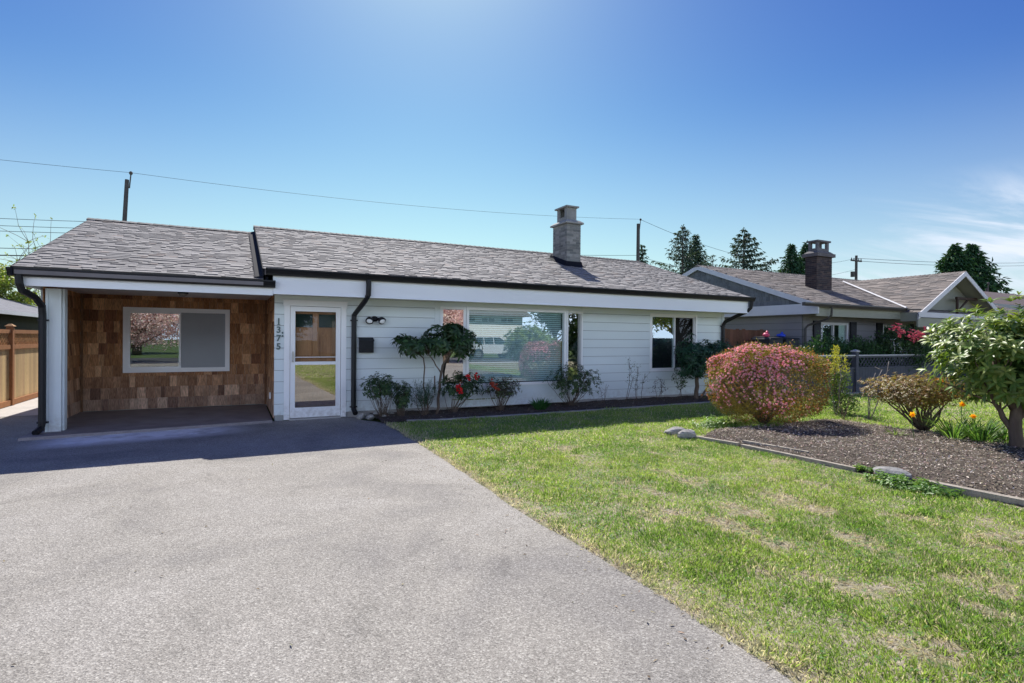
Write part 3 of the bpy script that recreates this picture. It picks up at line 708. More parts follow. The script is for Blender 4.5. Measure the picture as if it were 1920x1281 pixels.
# post
mb = MB(); mb.box(-2.48, -2.33, 10.42, 10.56, .045, 2.2); mb.box(-2.52, -2.484, 10.425, 10.62, .045, 2.2); mb.box(-2.327, -2.30, 10.47, 10.62, .05, 2.2)
obj('porch_post', mb, M['siding'], house, label='painted corner post of the porch')
mb = MB(); mb.box(.598, .625, 11.3, 11.36, .32, .44); obj('outlet', mb, M['trim'], house)
# fascia beams and soffits
mb = MB(); mb.box(.57, 11.98, 9.87, 9.91, 2.215, 2.57); mb.box(.57, 11.98, 9.855, 9.87, 2.215, 2.235)
mb.box(11.94, 11.98, 9.91, 18.9, 2.215, 2.57)
obj('fascia', mb, M['beam'], house, label='deep white fascia over the front wall')
mb = MB(); mb.box(-2.66, .566, 9.87, 9.91, 2.19, 2.36); mb.box(-2.66, -2.62, 9.91, 18.9, 2.19, 2.36)
obj('fascia', mb, M['beam'], house, label='white fascia over the porch opening')
mb = MB(); mb.box(.57, 11.94, 9.912, 10.6, 2.242, 2.26); mb.box(11.76, 11.94, 10.6, 18.9, 2.242, 2.26)
obj('soffit', mb, M['soffit'], house)
mb = MB(); mb.box(-2.62, .64, 9.912, 12.87, 2.291, 2.31); obj('porch_ceiling', mb, M['soffit'], house)
mb = MB()
for x0, x1 in ((-2.62, .57),): mb.box(x0, x1, 9.912, 9.96, 2.2, 2.29)
obj('soffit', mb, M['soffit'], house)
# roofs --------------------------------------------------------------------
SL = 1/3.0; NRM = math.hypot(1, SL)
random.seed(5)
def tone():
    t = random.random(); b = (.25, .238, .228) if t < .5 else (.30, .286, .272) if t < .83 else (.195, .185, .18) if t < .95 else (.30, .26, .235)
    k = random.uniform(.93, 1.07); return tuple(q*k for q in b)
def shingles(mb, x0, x1, ye, ze, yr, slope, exp=.118, T=None, tfun=tone, wmin=.06, wmax=.22, left=None, right=None):
    """courses climbing +y from the eave; T maps local (x,y,z) to world; left/right(y) clip the course ends"""
    T = T or (lambda p: p); n = math.hypot(1, slope); sy = 1/n; sz = slope/n; ny, nz = -slope/n, 1/n
    L = (yr-ye)*n; s = 0.0
    def P(x, s_, h): return T((x, ye+s_*sy+ny*h, ze+s_*sz+nz*h))
    while s < L-.01:
        e = min(s+exp, L); a0 = left(ye+s*sy) if left else x0; a1 = right(ye+s*sy) if right else x1
        x = a0
        while x < a1-1e-4:
            w = min(random.uniform(wmin, wmax), a1-x); hi = random.random() < .52
            h = .015 if hi else .005; c = tfun(); x_2 = x+w
            if not hi: c = tuple(q*.92 for q in c)
            mb.quad(P(x, s, h), P(x_2, s, h), P(x_2, e, h*.35), P(x, e, h*.35), c)
            mb.quad(P(x, s, -.002), P(x_2, s, -.002), P(x_2, s, h), P(x, s, h), tuple(q*.5 for q in c))  # butt edges at half tone, their shade put into the colour
            if hi:
                mb.quad(P(x, s, 0), P(x, s, h), P(x, e, h*.35), P(x, e, 0), c); mb.quad(P(x_2, s, h), P(x_2, s, 0), P(x_2, e, 0), P(x_2, e, h*.35), c)
            x = x_2
        s = e
def roof_slab(mb, x0, x1, ye, ze, yr, slope, th=.10, back=True):
    zr = ze+(yr-ye)*slope; o = .004
    prof = [(ye, ze-o), (yr, zr-o), (2*yr-ye, ze-o), (2*yr-ye, ze-th), (yr, zr-th), (ye, ze-th)]
    mb.prism(prof, 'X', x0, x1)
YR = 14.25
M['roofslab'] = surf('roof_underlay', (.19, .175, .175), .9, .2, .15, 2, .2, 90)
M['darkfascia'] = surf('dark_rake_and_step_shadow', (.009, .010, .016), .8, .15, .15, 3)  # rake trim and flashing colour, also used for the step's painted shadow strip
for nm, x0, x1, ye, ze, lab in (('roof', .42, 12.06, 9.80, 2.62, 'grey asphalt-shingled main roof'), ('roof', -2.72, .42, 9.74, 2.44, 'lower grey asphalt-shingled porch roof')):
    mb = MB(); shingles(mb, x0, x1, ye, ze, YR, SL)
    rf = obj(nm, mb, M['shingle'], house, label=lab)
    zr = ze+(YR-ye)*SL
    mb = MB(); roof_slab(mb, x0+.02, x1-.02 if x1 > 1 else x1-.001, ye+.02, ze, YR, SL); obj('roof_deck', mb, M['roofslab'], rf)
    mb = MB(); x = x0
    while x < x1-.02:
        e = min(x+.30, x1+.01)
        for sgn in (-1, 1):
            a, b = .012, .03
            mb.hexa([(x-.03, YR, zr+.0), (e, YR, zr+.004), (e, YR+sgn*.15, zr-.05+.002), (x-.03, YR+sgn*.15, zr-.05), (x-.03, YR, zr+a+.022), (e, YR, zr+a+.004), (e, YR+sgn*.15, zr-.05+.012), (x-.03, YR+sgn*.15, zr-.05+.03)], tuple(q*.62 for q in tone()))  # caps toned down from the roof, shade put into their colour
        x += .145*1.0
    obj('ridge_cap', mb, M['shingle'], rf)
    mb = MB()
    for xr in ([x0-.012, x1-.01] if x1 > 1 else [x0-.012]):
        for sgn in (1, -1):
            mb = MB(); yy0 = YR-(YR-ye)*sgn
            mb.hexa([(xr, yy0, ze-.12), (xr+.022, yy0, ze-.12), (xr+.022, YR, zr-.12), (xr, YR, zr-.12), (xr, yy0, ze+.004), (xr+.022, yy0, ze+.004), (xr+.022, YR, zr+.004), (xr, YR, zr+.004)])
            obj('rake_trim', mb, M['darkfascia'], rf)
mb = MB()   # gable walls under the roofs
zr = 2.62+(YR-9.8)*SL
mb.prism([(9.92, 2.26), (18.58, 2.26), (18.58, 2.5), (YR, zr-.12), (9.92, 2.5)], 'X', 11.80, 11.9)
obj('wall', mb, M['siding'], house, label='right gable end wall')
mb = MB(); zr2 = 2.44+(YR-9.74)*SL
mb.prism([(9.92, 2.31), (18.58, 2.31), (18.58, 2.35), (YR, zr2-.12), (9.92, 2.35)], 'X', -2.6, -2.5)
obj('wall', mb, M['siding'], house, label='left gable end wall')
mb = MB()   # dark upstand between the two roofs, plus a strip painted as its shadow
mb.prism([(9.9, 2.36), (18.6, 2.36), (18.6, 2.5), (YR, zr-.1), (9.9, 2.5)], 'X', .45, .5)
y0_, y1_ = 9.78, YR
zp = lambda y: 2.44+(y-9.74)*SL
mb.hexa([(.27, y0_, zp(y0_)), (.42, y0_, zp(y0_)), (.42, y1_, zp(y1_)), (.27, y1_, zp(y1_)), (.30, y0_, zp(y0_)+.022), (.42, y0_, zp(y0_)+.05), (.42, y1_, zp(y1_)+.05), (.30, y1_, zp(y1_)+.022)])  # near-black strip on the porch roof drawn in place of the step's shadow
obj('roof_step_and_shadow', mb, M['darkfascia'], house, label='dark step where the main roof rises above the porch roof, with a painted shadow strip beside it')
# gutters (K profile) -----------------------------------------------------
def gutter(x0, x1, yb, zt, label):
    mb = MB(); h = .115; d = .115
    pr = [(yb, zt), (yb, zt-h), (yb-d*.55, zt-h), (yb-d*.62, zt-h*.75), (yb-d*.85, zt-h*.38), (yb-d, zt-h*.2), (yb-d, zt), (yb-d+.012, zt), (yb-d+.012, zt-h*.16), (yb-d*.55, zt-h*.85), (yb-.01, zt-h*.85), (yb-.01, zt)]
    mb.prism(pr[::-1], 'X', x0, x1)
    for xe in (x0, x1-.004): mb.prism([(yb, zt), (yb, zt-h), (yb-d*.55, zt-h), (yb-d*.85, zt-h*.38), (yb-d, zt-h*.2), (yb-d, zt)][::-1], 'X', xe-.002, xe+.006)
    return obj('gutter', mb, M['gutter'], house, label=label)
gutter(.46, 12.14, 9.868, 2.635, 'long black gutter of the main roof')
gutter(-2.78, .60, 9.868, 2.43, 'black gutter of the porch roof')
def downspout(pts, label, w=.047, br=()):
    mb = MB(); mb.tube(pts, w, 8, flat=1.0)
    d = obj('downspout', mb, M['gutter'], house, label=label)
    for (x, y, z) in br:
        m2 = MB(); m2.box(x-.065, x+.065, y-.03, y+.03, z-.012, z+.012); obj('bracket', m2, M['gutter'], d)
    return d
downspout([(2.13, 9.79, 2.53), (2.13, 9.8, 2.36), (2.13, 9.82, 2.26), (2.10, 9.95, 2.16), (2.03, 10.3, 1.99), (2.0, 10.42, 1.92), (2.0, 10.43, 1.8), (2.0, 10.43, .22), (2.0, 10.42, .16), (2.01, 10.3, .09)], 'black downspout right of the front door', br=[(2.0, 10.44, 1.82), (2.0, 10.44, .2)])
downspout([(-2.66, 9.8, 2.34), (-2.655, 9.81, 2.22), (-2.64, 9.86, 2.12), (-2.56, 10.12, 2.04), (-2.53, 10.3, 1.93), (-2.53, 10.33, 1.8), (-2.53, 10.33, .2), (-2.54, 10.32, .12), (-2.57, 10.18, .07)], 'black downspout beside the porch post', br=[(-2.53, 10.36, 1.72), (-2.53, 10.36, .2)])
downspout([(12.03, 9.8, 2.53), (12.02, 9.82, 2.36), (11.98, 9.9, 2.26), (11.85, 10.15, 2.14), (11.72, 10.38, 2.0), (11.70, 10.43, 1.9), (11.70, 10.43, .2), (11.7, 10.38, .1)], 'black downspout at the right corner', br=[(11.70, 10.44, 1.88), (11.7, 10.44, .2)])
# chimney ------------------------------------------------------------------
def bricks(mb, x0, x1, y0, y1, z0, z1, cols, bh=.068, bl=.2, mort=(.5, .5, .48), g_=.006):
    random.seed(17)
    mb.box(x0+.008, x1-.008, y0+.008, y1-.008, z0, z1, mort)
    z = z0; r = 0
    while z < z1-.01:
        zt = min(z+bh-.009, z1)
        for (a0, a1, fx) in ((x0, x1, 'f'), (y0, y1, 'l'), (x0, x1, 'b'), (y0, y1, 'r')):
            u = a0-(bl/2 if r % 2 else 0)
            while u < a1:
                a, b = max(u, a0)+.004, min(u+bl, a1)-.004
                if b-a > .02:
                    k = random.uniform(.8, 1.2); c0 = random.choice(cols); c = tuple(q*k for q in c0)
                    if fx == 'f': mb.box(a, b, y0, y0+.02, z, zt, c)
                    elif fx == 'b': mb.box(a, b, y1-.02, y1, z, zt, c)
                    elif fx == 'l': mb.box(x0, x0+.02, max(a, y0+.021), min(b, y1-.021), z, zt, c)
                    else: mb.box(x1-.02, x1, max(a, y0+.021), min(b, y1-.021), z, zt, c)
                u += bl
        z += bh; r += 1
cc = [(.20, .20, .185), (.235, .23, .21), (.17, .175, .165), (.27, .265, .245)]
mb = MB(); bricks(mb, 7.96, 8.41, 12.38, 13.1, 3.2, 4.63, cc, mort=(.30, .30, .28)); 
ch = obj('chimney', mb, M['brickw'], house, label='grey brick chimney with a boxy flue on top')
mb = MB(); mb.box(7.90, 8.47, 12.32, 13.16, 4.63, 4.67, (.30, .30, .28)); mb.hexa([(7.90, 12.32, 4.67), (8.47, 12.32, 4.67), (8.47, 13.16, 4.67), (7.90, 13.16, 4.67), (7.99, 12.41, 4.74), (8.38, 12.41, 4.74), (8.38, 13.07, 4.74), (7.99, 13.07, 4.74)], (.33, .33, .31))
obj('chimney_crown', mb, M['brickw'], ch)
mb = MB(); c = (.27, .27, .25); fx0, fx1, fy0, fy1 = 8.02, 8.33, 12.48, 12.98
for a, b, p, q in ((fx0, fx1, fy0, fy0+.05), (fx0, fx1, fy1-.05, fy1), (fx0, fx0+.05, fy0+.05, fy0+.12), (fx0, fx0+.05, fy1-.12, fy1-.05), (fx1-.05, fx1, fy0+.05, fy1-.05)): mb.box(a, b, p, q, 4.74, 5.09, c)
mb.box(fx0, fx0+.05, fy0+.12, fy1-.12, 4.74, 4.84, c); mb.box(fx0+.06, fx1-.06, fy0+.06, fy1-.06, 4.74, 4.8, (.02, .02, .02))
mb.box(fx0-.05, fx1+.05, fy0-.06, fy1+.06, 5.09, 5.13, (.30, .30, .28))
obj('flue', mb, M['brickw'], ch)
mb = MB()
def rz(y): return 2.62+(y-9.8)*SL
mb.hexa([(7.86, 12.26, rz(12.26)+.012), (8.50, 12.26, rz(12.26)+.012), (8.50, 12.39, rz(12.39)+.012), (7.86, 12.39, rz(12.39)+.012), (7.93, 12.36, rz(12.36)+.05), (8.44, 12.36, rz(12.36)+.05), (8.44, 12.379, rz(12.379)+.13), (7.93, 12.379, rz(12.379)+.13)])
mb.hexa([(7.86, 12.26, rz(12.26)+.01), (7.955, 12.39, rz(12.39)+.01), (7.955, 13.2, rz(13.2)+.01), (7.86, 13.2, rz(13.2)+.01), (7.92, 12.34, rz(12.34)+.06), (7.957, 12.39, rz(12.39)+.13), (7.957, 13.2, rz(13.2)+.13), (7.92, 13.2, rz(13.2)+.06)])
obj('flashing', mb, M['darkfascia'], ch)
# fittings on the wall -------------------------------------------------------
mb = MB(); mb.prism([(YW-.02, 1.215), (YW-.10, 1.215), (YW-.115, 1.23), (YW-.115, 1.44), (YW-.02, 1.49)], 'X', 2.10, 2.36)
mbx = obj('mailbox', mb, M['black']); tag(mbx, 'black metal mailbox on the siding right of the downspout', 'mailbox')
mb = MB(); mb.hexa([(2.09, YW-.125, 1.43), (2.37, YW-.125, 1.43), (2.37, YW-.018, 1.49), (2.09, YW-.018, 1.49), (2.09, YW-.125, 1.445), (2.37, YW-.125, 1.445), (2.37, YW-.018, 1.505), (2.09, YW-.018, 1.505)]); mb.box(2.19, 2.27, YW-.122, YW-.115, 1.3, 1.36)
obj('lid', mb, M['black'], mbx)
fl = thing('floodlight', 'black twin-headed floodlight above the mailbox', 'light', (2.39, YW, 1.83))
mb = MB(); mb.sphere((2.39, YW-.035, 1.86), (.07, .04, .055), 12, 8); mb.tube([(2.33, YW-.05, 1.86), (2.26, YW-.09, 1.85)], .028, 8); mb.tube([(2.45, YW-.05, 1.86), (2.52, YW-.09, 1.85)], .028, 8)
obj('base', mb, M['black'], fl, True)
for x, dx in ((2.285, -1), (2.495, 1)):
    mb = MB(); mb.tube([(x-dx*.03, YW-.08, 1.86), (x, YW-.10, 1.845), (x+dx*.015, YW-.15, 1.815)], [.035, .06, .075], 14); lm = obj('lamp_head', mb, M['black'], fl, True)
    mb = MB(); mb.sphere((x+dx*.014, YW-.152, 1.813), (.058, .028, .045), 12, 8); obj('lamp_lens', mb, M['lamp'], lm, True)
mb = MB(); mb.tube([(-.825, 11.4, 2.29), (-.825, 11.4, 2.262)], .085, 16); cl = obj('ceiling_light', mb, M['black']); tag(cl, 'small dome light on the porch ceiling', 'light')
mb = MB(); mb.sphere((-.825, 11.4, 2.262), (.07, .07, .055), 14, 8); obj('lamp_dome', mb, surf('dome_glass', (.25, .24, .22), .3, .4, .1), cl, True)

# ================================================================ neighbouring house on the right
nb = thing('neighbour_house', 'grey neighbouring bungalow with a white-trimmed front gable and a dark brick chimney', 'house', (20, 11, 0))
NS = .354
def nz_(y): return 2.65+(y-10.5)*NS
mb = MB(); siding(mb, 11.2, 20, .1, 2.4, 16.1, axis='X', exp=.22); siding(mb, 16.1, 27, .1, 2.4, 11.2, [(17.0, 18.45, 1.0, 2.12), (20.45, 22.0, .9, 2.1)], exp=.22)
mb.box(16.105, 27, 19.9, 20, 0, 2.4)
obj('wall', mb, M['nsiding'], nb)
mb = MB(); mb.box(16.11, 17, 11.21, 11.3, 0, 2.4); mb.box(17, 18.45, 11.21, 11.3, 0, 1.0); mb.box(17, 18.45, 11.21, 11.3, 2.12, 2.4); mb.box(18.45, 20.45, 11.21, 11.3, 0, 2.4); mb.box(20.45, 22, 11.21, 11.3, 0, .9); mb.box(22, 27, 11.21, 11.3, 0, 2.4)
obj('inner_wall', mb, M['inside'], nb)
# roof
random.seed(8)
def ntone():
    t = random.random(); b = (.20, .175, .155) if t < .5 else (.24, .205, .18) if t < .8 else (.15, .135, .125)
    k = random.uniform(.85, 1.15); return tuple(q*k for q in b)
mb = MB(); shingles(mb, 15.75, 31, 10.42, 2.63, 15.3, NS, exp=.15, tfun=ntone, wmin=.15, wmax=.5)
nr = obj('roof', mb, M['shingle'], nb, label='brownish grey shingled main roof')
mb = MB(); roof_slab(mb, 15.77, 30.98, 10.44, 2.63, 15.3, NS); obj('roof_deck', mb, M['roofslab'], nr)
mb = MB(); x = 15.75; zr = nz_(15.3)+.0
while x < 30: mb.hexa([(x-.03, 15.15, zr-.05), (x+.27, 15.15, zr-.05), (x+.27, 15.45, zr-.05), (x-.03, 15.45, zr-.05), (x-.03, 15.29, zr+.035), (x+.27, 15.29, zr+.012), (x+.27, 15.31, zr+.012), (x-.03, 15.31, zr+.035)], ntone()); x += .16
obj('ridge_cap', mb, M['shingle'], nr)
# gable roof towards the street
XG, ZG, GS = 23.28, 4.02, .53
mb = MB()
shingles(mb, 9.95, 14.5, 0, ZG-2.96*GS, 2.96, GS, exp=.15, T=lambda p: (XG-2.96+p[1], 24.45-p[0], p[2]), tfun=ntone, wmin=.15, wmax=.5)
shingles(mb, 9.95, 14.5, 0, ZG-2.96*GS, 2.96, GS, exp=.15, T=lambda p: (XG+2.96-p[1], 24.45-p[0], p[2]), tfun=ntone, wmin=.15, wmax=.5)
gr = obj('roof', mb, M['shingle'], nb, label='shingled roof of the front gable')
mb = MB(); o = .005
mb.prism([(XG-2.95, ZG-2.95*GS-o), (XG, ZG-o), (XG+2.95, ZG-2.95*GS-o), (XG+2.95, ZG-2.95*GS-.09), (XG, ZG-.09), (XG-2.95, ZG-2.95*GS-.09)][::-1], 'Y', 9.97, 14.5)
obj('roof_deck', mb, M['nbeam'], gr)
mb = MB(); y = 9.95
while y < 14.4: mb.hexa([(XG-.15, y, ZG-.07), (XG+.15, y, ZG-.07), (XG+.15, y+.27, ZG-.07), (XG-.15, y+.27, ZG-.07), (XG-.01, y-.02, ZG+.035), (XG+.01, y-.02, ZG+.035), (XG+.01, y+.27, ZG+.012), (XG-.01, y+.27, ZG+.012)], ntone()); y += .16
obj('ridge_cap', mb, M['shingle'], gr)
def beam(mb, a, b, w, h, side):
    """board from a to b, w thick along `side`, h tall downwards"""
    a, b, s = Vector(a), Vector(b), Vector(side)*w
    d = Vector((0, 0, -h)); mb.hexa([a+d, b+d, b+d+s, a+d+s, a, b, b+s, a+s])
mb = MB()
for sg in (-1, 1): beam(mb, (XG+sg*3.05, 9.93, ZG-3.05*GS+.02), (XG, 9.93, ZG+.02), .035, .175, (0, 1, 0))
beam(mb, (XG-3.05, 9.915, 2.50), (27.2, 9.915, 2.50), .035, .17, (0, 1, 0))
for sg in (-1, 1):   # side gable rakes
    yy = 15.3-sg*4.86
    beam(mb, (15.74, yy, nz_(10.44)+.01), (15.74, 15.3, nz_(15.3)+.01), .035, .17, (1, 0, 0))
beam(mb, (15.765, 10.45, 2.66), (15.765, 20.1, 2.66), .03, .32, (1, 0, 0))
beam(mb, (XG, 10.0, ZG-.12), (XG, 11.2, ZG-.12), .05, .08, (1, 0, 0))
va, vb = Vector((XG-.1, 14.25, ZG+.01)), Vector((20.55, 10.45, 2.64))
mb.tube([va+Vector((-.03, 0, .03)), vb+Vector((-.03, 0, .03))], .035, 5)
obj('white_trim', mb, M['nwhite'], nb, label='white rake boards and bands')
mb = MB()
z0, z1 = 2.66, nz_(15.3)-.1
z = z0; random.seed(3)
while z < z1:     # small shingles in the side gable
    half = (z1-z)/NS; y = 15.3-half
    while y < 15.3+half:
        k = random.uniform(.8, 1.15); mb.box(15.845-.006*(random.random()), 15.86, y+.004, min(y+.13, 15.3+half), z, min(z+.155, z1), (.155*k, .165*k, .175*k)); y += .135
    z += .16
gab = obj('gable_wall', mb, M['nshingle'], nb, label='grey shingled side gable')
mb = MB(); mb.prism([(10.5, 2.36), (20.1, 2.36), (20.1, 2.64), (15.3, z1+.02), (10.5, 2.64)], 'X', 15.861, 15.95); obj('backing', mb, M['nbeam'], gab)
mb = MB(); mb.box(15.8, 20.35, 10.52, 10.56, 2.27, 2.57); mb.box(XG-3, 27.2, 9.97, 10.02, 2.0, 2.31); mb.box(20.3, 20.35, 10.02, 10.52, 2.2, 2.5); mb.box(15.86, 27.2, 10.565, 11.2, 2.36, 2.39)
mb.box(20.36, 27.2, 10.03, 10.56, 2.3, 2.33)
obj('beam', mb, M['nbeam'], nb, label='grey-green beam under the eaves')
mb = MB(); zz = ZG-.12
mb.prism([(XG-2.9, 2.34), (XG+2.9, 2.34), (XG+2.9, 2.4), (XG, zz-.02), (XG-2.9, 2.4)], 'Y', 10.5, 10.6)
obj('gable_wall', mb, M['nbeam'], nb, label='shaded front gable wall')
mb = MB(); c = (1, 1, 1)
beam(mb, (XG+.05, 10.2, 3.15), (XG+1.5, 10.2, 3.15), .08, .09, (0, 1, 0)); mb.tube([(XG+.12, 10.24, 3.06), (XG+.12, 10.24, 2.5)], .045, 6); mb.tube([(XG+.15, 10.24, 2.62), (XG+.85, 10.24, 3.06)], .035, 6)
obj('truss', mb, surf('brown_truss', (.05, .03, .022), .7, .3, .2), nb, label='brown timber truss in the front gable')
mb = MB(); mb.prism([(10.44, 2.655), (10.44, 2.55), (10.38, 2.55), (10.33, 2.62), (10.33, 2.655)][::-1], 'X', 14.98, 20.4); mb.tube([(20.3, 10.35, 2.6), (20.3, 9.9, 2.58)], .03, 6)
ng = obj('gutter', mb, M['ngutter'], nb)
mb = MB(); mb.tube([(16.35, 10.4, 2.58), (16.35, 10.42, 2.3), (16.33, 10.5, 2.2), (16.16, 11.05, 2.0), (16.14, 11.12, 1.9), (16.14, 11.12, .1)], .035, 7); obj('downspout', mb, M['ngutter'], nb)
nbr = [(.055, .042, .042), (.07, .052, .05), (.042, .035, .038), (.085, .06, .052)]
mb = MB(); bricks(mb, 18.74, 19.62, 12.5, 12.95, 2.9, 4.62, nbr, mort=(.14, .13, .13))
nc = obj('chimney', mb, M['brickw'], nb, label='dark brown brick chimney with an open boxed flue')
mb = MB(); mb.box(18.66, 19.70, 12.42, 13.03, 4.58, 4.7, (.13, .12, .12)); mb.hexa([(18.69, 12.45, 4.70), (19.67, 12.45, 4.70), (19.67, 13.0, 4.70), (18.69, 13.0, 4.70), (18.80, 12.53, 4.79), (19.54, 12.53, 4.79), (19.54, 12.92, 4.79), (18.80, 12.92, 4.79)], (.15, .14, .14)); obj('chimney_crown', mb, M['brickw'], nc)
mb = MB(); c = (.15, .145, .15)
for a, b in ((18.83, 18.95), (19.38, 19.5)):
    for p, q in ((12.55, 12.63), (12.82, 12.90)): mb.box(a, b, p, q, 4.89, 5.12, c)
mb.box(18.83, 19.5, 12.55, 12.90, 4.79, 4.89, c); mb.box(18.78, 19.55, 12.50, 12.95, 5.12, 5.18, c); obj('flue', mb, M['brickw'], nc)
mb = MB(); frame_on(mb, (17.0, 11.2), (18.45, 11.2), 1.0, 2.12, .08, -.05, .03, [('v', .66, .05)]); nw = obj('window', mb, M['nwhite'], nb, label='white framed front window between dark shutters')
mb = MB(); pane_on(mb, (17, 11.2), (18.45, 11.2), 1.06, 2.06, -.01, .07, 1.38); obj('pane', mb, M['glass'], nw)
mb = MB(); mb.box(17, 18.45, 11.5, 11.52, .9, 2.2); obj('room_dark_sheet', mb, M['dark'], nw)  # dark sheet painting the unlit room behind this pane
mb = MB(); frame_on(mb, (20.45, 11.2), (22, 11.2), .9, 2.1, .08, -.05, .03, [('v', .77, .05)]); nw = obj('window', mb, M['nwhite'], nb, label='second front window, mostly hidden by the red rhododendron')
mb = MB(); pane_on(mb, (20.45, 11.2), (22, 11.2), .96, 2.04, -.01, .07, 1.48); obj('pane', mb, M['glass'], nw)
mb = MB(); mb.box(20.45, 22, 11.5, 11.52, .8, 2.2); obj('room_dark_sheet', mb, M['dark'], nw)  # same dark sheet for the second window's unlit room
for a, b in ((16.58, 16.93), (18.52, 18.86), (20.05, 20.4), (22.1, 22.4)):
    mb = MB(); mb.box(a, b, 11.13, 11.17, .95, 2.16)
    for z in np.arange(1.0, 2.1, .06): mb.hexa([(a+.04, 11.118, z), (b-.04, 11.118, z), (b-.04, 11.13, z), (a+.04, 11.13, z), (a+.04, 11.128, z+.045), (b-.04, 11.128, z+.045), (b-.04, 11.13, z+.045), (a+.04, 11.13, z+.045)])
    obj('shutter', mb, M['black'], nb)
# far right house
fh = thing('distant_house', 'pale house with a low brown roof, far right behind the large rhododendron', 'house', (42, 18, 0))
mb = MB(); siding(mb, 36.4, 60, .1, 3.5, 15.0, exp=.25); mb.box(36.4, 60, 15.01, 24, 0, 3.5); obj('wall', mb, M['siding'], fh)
mb = MB(); mb.prism([(14.0, 3.42), (14.0, 3.5), (19.5, 5.2), (25, 3.5), (25, 3.42)][::-1], 'X', 35.2, 61); r_ = obj('roof', mb, surf('far_brown_roof', (.13, .10, .095), .9, .2, .2, 2, .2, 40), fh)
mb = MB(); mb.box(35.1, 61, 13.9, 14.02, 3.32, 3.56); mb.box(35.1, 35.2, 14.02, 24, 3.3, 3.5); obj('gutter', mb, M['ngutter'], fh)
mb = MB(); frame_on(mb, (38, 14.97), (39.6, 14.97), 1.2, 2.6, .1, -.02, .05); w_ = obj('window', mb, M['nwhite'], fh); mb = MB(); pane_on(mb, (38, 14.96), (39.6, 14.96), 1.3, 2.5, 0, .1, 1.5); obj('pane', mb, M['carglass'], w_)
# left neighbour
lh = thing('left_neighbour_house', 'low grey-roofed house behind the wooden fence at the left edge', 'house', (-9, 21, 0))
mb = MB(); siding(mb, 12, 29.0, .1, 2.12, -5.75, axis='X', flip=-1); mb.box(-12.5, -5.755, 12, 29, 0, 2.12); obj('wall', mb, surf('dark_brown_wall', (.05, .045, .042), .8, .2, .1), lh)
mb = MB(); mb.poly([(-5.3, 10, 2.13), (-5.3, 30.2, 2.13), (-8.9, 26.6, 3.25), (-8.9, 13.6, 3.25)]); mb.poly([(-12.9, 10, 2.13), (-8.9, 13.6, 3.25), (-8.9, 26.6, 3.25), (-12.9, 30.2, 2.13)]); mb.poly([(-5.3, 10, 2.13), (-8.9, 13.6, 3.25), (-12.9, 10, 2.13)]); mb.poly([(-5.3, 30.2, 2.13), (-12.9, 30.2, 2.13), (-8.9, 26.6, 3.25)]); mb.poly([(-5.3, 10, 2.12), (-12.9, 10, 2.12), (-12.9, 30.2, 2.12), (-5.3, 30.2, 2.12)])
obj('roof', mb, surf('grey_far_shingles', (.20, .20, .215), .9, .2, .25, 6, .4, 40, stretch=(1, 1, 1), fine=.2), lh)
mb = MB(); mb.box(-5.33, -5.22, 10, 30.2, 2.03, 2.13); obj('gutter', mb, M['nwhite'], lh)
mb = MB(); mb.box(-6.9, -6.75, 22.9, 23.05, 2.5, 3.0); obj('vent_pipe', mb, M['black'], lh)
mb = MB(); frame_on(mb, (-5.72, 19.2), (-5.72, 17.6), 1.1, 2.0, .09, -.02, .03); w_ = obj('window', mb, M['nwhite'], lh); mb = MB(); pane_on(mb, (-5.71, 19.1), (-5.71, 17.7), 1.15, 1.95, 0); obj('pane', mb, M['carglass'], w_)

# ================================================================ fences
def board_tone(b, v=.18):
    k = random.uniform(1-v, 1+v); return (b[0]*k, b[1]*k*random.uniform(.96, 1.04), b[2]*k)
random.seed(12)
fe = thing('wooden_fence', 'new cedar fence with a lattice top beside the concrete path at the left', 'fence', (-4.2, 15, 0))
cw = (.47, .27, .125); cr = (.34, .15, .06)
ys = [12.55, 15.0, 17.45, 19.9, 22.35]
mb = MB()
for a, b in zip(ys, ys[1:]):
    y = a+.06
    while y < b-.06:
        w = .14; mb.box(-4.22, -4.2, y, min(y+w, b-.05)-.004, .12, 1.22, board_tone((.52, .36, .18))); y += w
obj('boards', mb, M['wood'], fe)
mb = MB()
for a, b in zip(ys, ys[1:]):
    for z0, z1 in ((.02, .13), (1.2, 1.29), (1.53, 1.61)): mb.box(-4.25, -4.165, a+.05, b-.05, z0, z1, board_tone(cr, .08))
obj('rail', mb, M['wood'], fe)
for a, b in zip(ys, ys[1:]):
    mb = MB(); t = a-.2
    for sg, off in ((1, 0), (-1, .012)):
        t = a-.25
        while t < b+.25:
            p, q = (t, 1.29), (t+.24*sg, 1.53)
            lo, hi = sorted((p[0], q[0]))
            if lo > a+.03 and hi < b-.03:
                w = .012; mb.hexa([(-4.215+off, p[0]-w, p[1]), (-4.205+off, p[0]-w, p[1]), (-4.205+off, p[0]+w, p[1]), (-4.215+off, p[0]+w, p[1]), (-4.215+off, q[0]-w, q[1]), (-4.205+off, q[0]-w, q[1]), (-4.205+off, q[0]+w, q[1]), (-4.215+off, q[0]+w, q[1])], board_tone(cw))
            t += .085
    obj('lattice', mb, M['wood'], fe)
for y in ys:
    mb = MB(); mb.box(-4.255, -4.145, y-.055, y+.055, 0, 1.68, board_tone(cr, .05)); p_ = obj('post', mb, M['wood'], fe)
    mb = MB(); mb.hexa([(-4.28, y-.08, 1.68), (-4.12, y-.08, 1.68), (-4.12, y+.08, 1.68), (-4.28, y+.08, 1.68), (-4.22, y-.02, 1.73), (-4.18, y-.02, 1.73), (-4.18, y+.02, 1.73), (-4.22, y+.02, 1.73)], cw); obj('post_cap', mb, M['wood'], p_)
mb = MB(); x = 11.86
